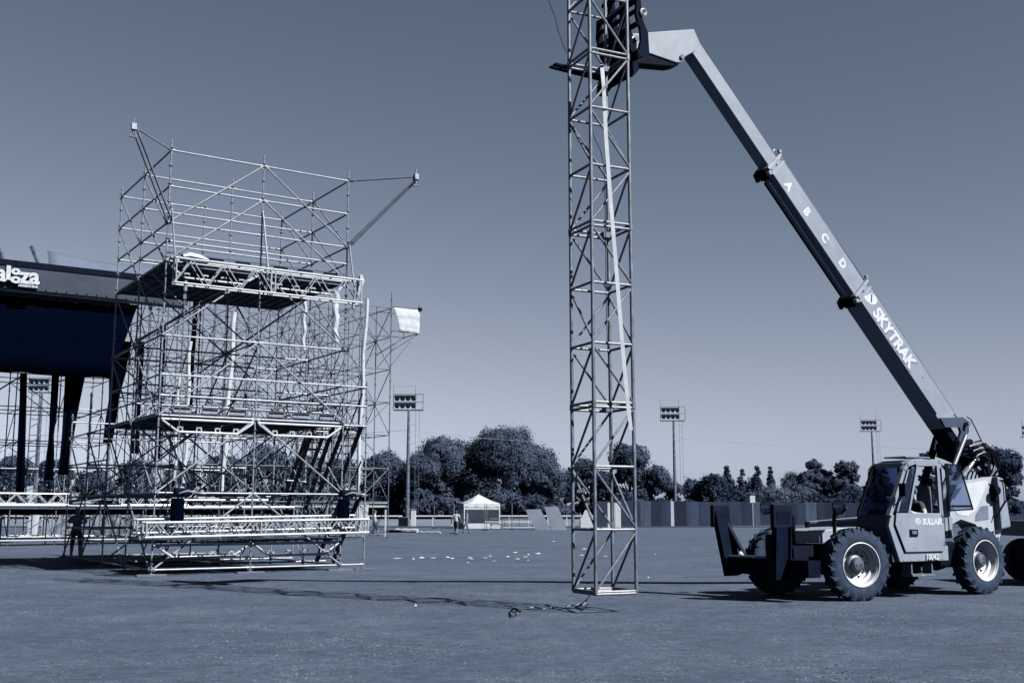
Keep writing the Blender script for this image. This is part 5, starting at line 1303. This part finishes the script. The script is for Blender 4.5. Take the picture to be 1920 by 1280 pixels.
    fc = MB()      # nose, ears, eyes, mouth
    hy = hc + Vector((0, -.10 * s_, -.005))
    fc.add([hy + Vector((0, .0, .02)), hy + Vector((-.012, .006, -.02)), hy + Vector((.012, .006, -.02)), hy + Vector((0, -.02, -.018))], [(0, 1, 3), (0, 3, 2), (1, 2, 3)])
    for sx in (-1, 1): fc.path([hc + Vector((sx * .08, .005, .02)), hc + Vector((sx * .088, .012, 0)), hc + Vector((sx * .08, .005, -.025))], .009, 5)
    fc.build('face', sk, body, True)
    fe = MB()
    for sx in (-1, 1): fe.box(hc + Vector((sx * .03, -.092, .012)), (.02, .008, .007))
    fe.box(hc + Vector((0, -.088, -.045)), (.035, .008, .006)); fe.build('eyes_and_mouth', hair_m, body)
    return t
gw = ground(855, 1003); 
person('person in white t-shirt and dark shorts walking away beside the tent', gw, math.radians(160), dict(knL=(.10, -.14, .50), anL=(.11, -.10, .09), toL=(.12, -.28, .04), heL=(.11, -.07, .04), knR=(-.10, .02, .50), anR=(-.12, .22, .13), toR=(-.12, .08, .04), heR=(-.12, .27, .10),
    elL=(.30, .06, 1.12), wrL=(.34, -.02, .88), haL=(.35, -.04, .80), elR=(-.30, .0, 1.12), wrR=(-.38, -.10, .90), haR=(-.40, -.13, .83), headm=(.0, -.05, 1.58), headt=(.0, -.06, 1.64), headb=(0, -.03, 1.52)), (cloth_w(), mat('shorts_dark', .12, .9), skin_d), h=1.78)
gw = ground(875, 1000)
person('person in grey shirt with bent head walking right of the one in white', gw, math.radians(-70), dict(knL=(.08, -.20, .52), anL=(.08, -.28, .12), toL=(.08, -.42, .10), heL=(.08, -.25, .06), knR=(-.08, .06, .50), anR=(-.08, .26, .10), toR=(-.08, .12, .04), heR=(-.08, .3, .06),
    elL=(.25, -.10, 1.14), wrL=(.2, -.28, .98), haL=(.18, -.34, .95), elR=(-.26, .12, 1.14), wrR=(-.28, .05, .90), haR=(-.28, .02, .83)), (mat('shirt_grey', .5, .9), mat('trousers_grey', .42, .9), skin_d), h=1.78, shorts=False)
gw = ground(702, 1006)
person('person in long white top stepping beside the scaffold and white rail', gw, math.radians(100), dict(knL=(.09, -.18, .52), anL=(.09, -.20, .12), toL=(.10, -.34, .05), heL=(.09, -.16, .05), knR=(-.09, .10, .50), anR=(-.09, .34, .12), toR=(-.09, .2, .05), heR=(-.09, .38, .08),
    elL=(.25, -.06, 1.14), wrL=(.24, -.2, .95), haL=(.24, -.26, .9)), (cloth_w(), mat('shorts_dark', .12, .9), skin), h=1.76)
gw = ground(141, 1047)
person('person with folded arms and long dark shorts standing under the low scaffold extension', gw, math.radians(185), dict(elL=(.29, -.02, 1.20), wrL=(.12, -.22, 1.22), haL=(.03, -.24, 1.25), elR=(-.29, -.02, 1.20), wrR=(-.12, -.24, 1.18), haR=(-.03, -.26, 1.20), hipL=(.11, 0, .88), knL=(.13, -.02, .50), anL=(.14, .02, .09), toL=(.17, -.14, .035), heL=(.14, .05, .04),
    hipR=(-.11, 0, .88), knR=(-.13, -.02, .50), anR=(-.14, .02, .09), toR=(-.17, -.14, .035), heR=(-.14, .05, .04)), (mat('shirt_blue_grey', .42, .9), mat('shorts_dark', .12, .9), skin_d), h=1.80)
# driver, seated in the cab facing forwards
Rz = Matrix.Rotation(HD, 3, 'Z')
dl = V0 + Rz @ Vector((-1.98, .76, 0)) + Vector((0, 0, .47))
person('driver in dark shirt seated at the wheel inside the telehandler cab', dl, HD + PI / 2, dict(pelvis=(0, .02, .93), waist=(0, .05, 1.08), chest=(0, .04, 1.30), hipL=(.10, -.05, .92), knL=(.14, -.45, .96), anL=(.14, -.52, .60), toL=(.14, -.66, .56), heL=(.14, -.48, .56),
    hipR=(-.10, -.05, .92), knR=(-.14, -.45, .96), anR=(-.14, -.52, .60), toR=(-.14, -.66, .56), heR=(-.14, -.48, .56), elR=(-.27, -.10, 1.12), wrR=(-.20, -.34, 1.18), haR=(-.16, -.42, 1.22), elL=(.31, -.05, 1.13), wrL=(.26, -.30, 1.17), haL=(.20, -.40, 1.22)),
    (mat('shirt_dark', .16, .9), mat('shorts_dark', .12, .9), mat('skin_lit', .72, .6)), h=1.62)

# ================================================================ SMALL THINGS ON THE GRASS
lit = [(745, 1047, 24), (775, 1048, 9), (790, 1046, 14), (812, 1046, 18), (840, 1045, 12), (848, 1047, 10), (880, 1046, 12), (878, 1055, 14), (885, 1048, 12), (910, 1046, 14), (918, 1043, 10), (927, 1052, 12), (952, 1044, 10), (966, 1036, 14), (970, 1048, 16),
       (985, 1044, 12), (990, 1040, 8), (1008, 1038, 16), (1038, 1015, 9), (1095, 1029, 14), (1090, 1041, 10), (1135, 1043, 9), (779, 1137, 7), (1215, 1083, 5), (1366, 1043, 6), (990, 1051, 6), (1228, 1040, 5), (1302, 1032, 5)]
for i, (px, py, wpx) in enumerate(lit):
    g0 = ground(px, py); wd = wpx / FOC * g0.y; r = random.Random(i)
    b = MB(); n = 7; ring_ = []
    for k in range(n):
        a = 2 * PI * k / n; rr = r.uniform(.55, 1.0); ring_.append((math.cos(a) * wd / 2 * rr, math.sin(a) * wd / 2 * rr * 1.4, r.uniform(.005, .02)))
    top = (r.uniform(-.1, .1) * wd, 0, r.uniform(.025, .055)); low = (0, 0, .0)
    b.add(ring_ + [top, low], [(k, (k + 1) % n, n) for k in range(n)] + [((k + 1) % n, k, n + 1) for k in range(n)])
    o = b.build('paper_scrap', cloth_w(), None); o.location = (g0.x, g0.y, .0)
    tag(o, 'white scrap of paper or cup lying flat on the open grass', 'litter', 'white scraps scattered over the grass')
# long pale bundles lying behind the walkers
for k, (a, c_, y, th_, lab) in enumerate([(722, 752, 998, .11, 'dark end of the tube bundles lying on the grass'), (740, 783, 998, .16, 'thick pale sheet roll lying on the grass left of the walkers'), (784, 826, 999, .07, 'thin pale tube lying on the grass in line with the roll'), (640, 682, 1007, .1, 'pale tubes lying on the grass behind the scaffold corner')]):
    p, q = ground(a, y), ground(c_, y + .4)
    b = MB(); n = 8; pts = [(Vector(p).lerp(q, i / n) - p) + Vector((0, 0, th_ + .03 * math.sin(i * 2.1))) for i in range(n + 1)]
    b.path(pts, [th_ * (.7 + .4 * abs(math.sin(i * 1.7))) for i in range(n + 1)], 7); o = b.build('pole_bundle', [black(), cloth_w(), white(), white()][k], None, True); o.location = p; tag(o, lab, 'bundle')
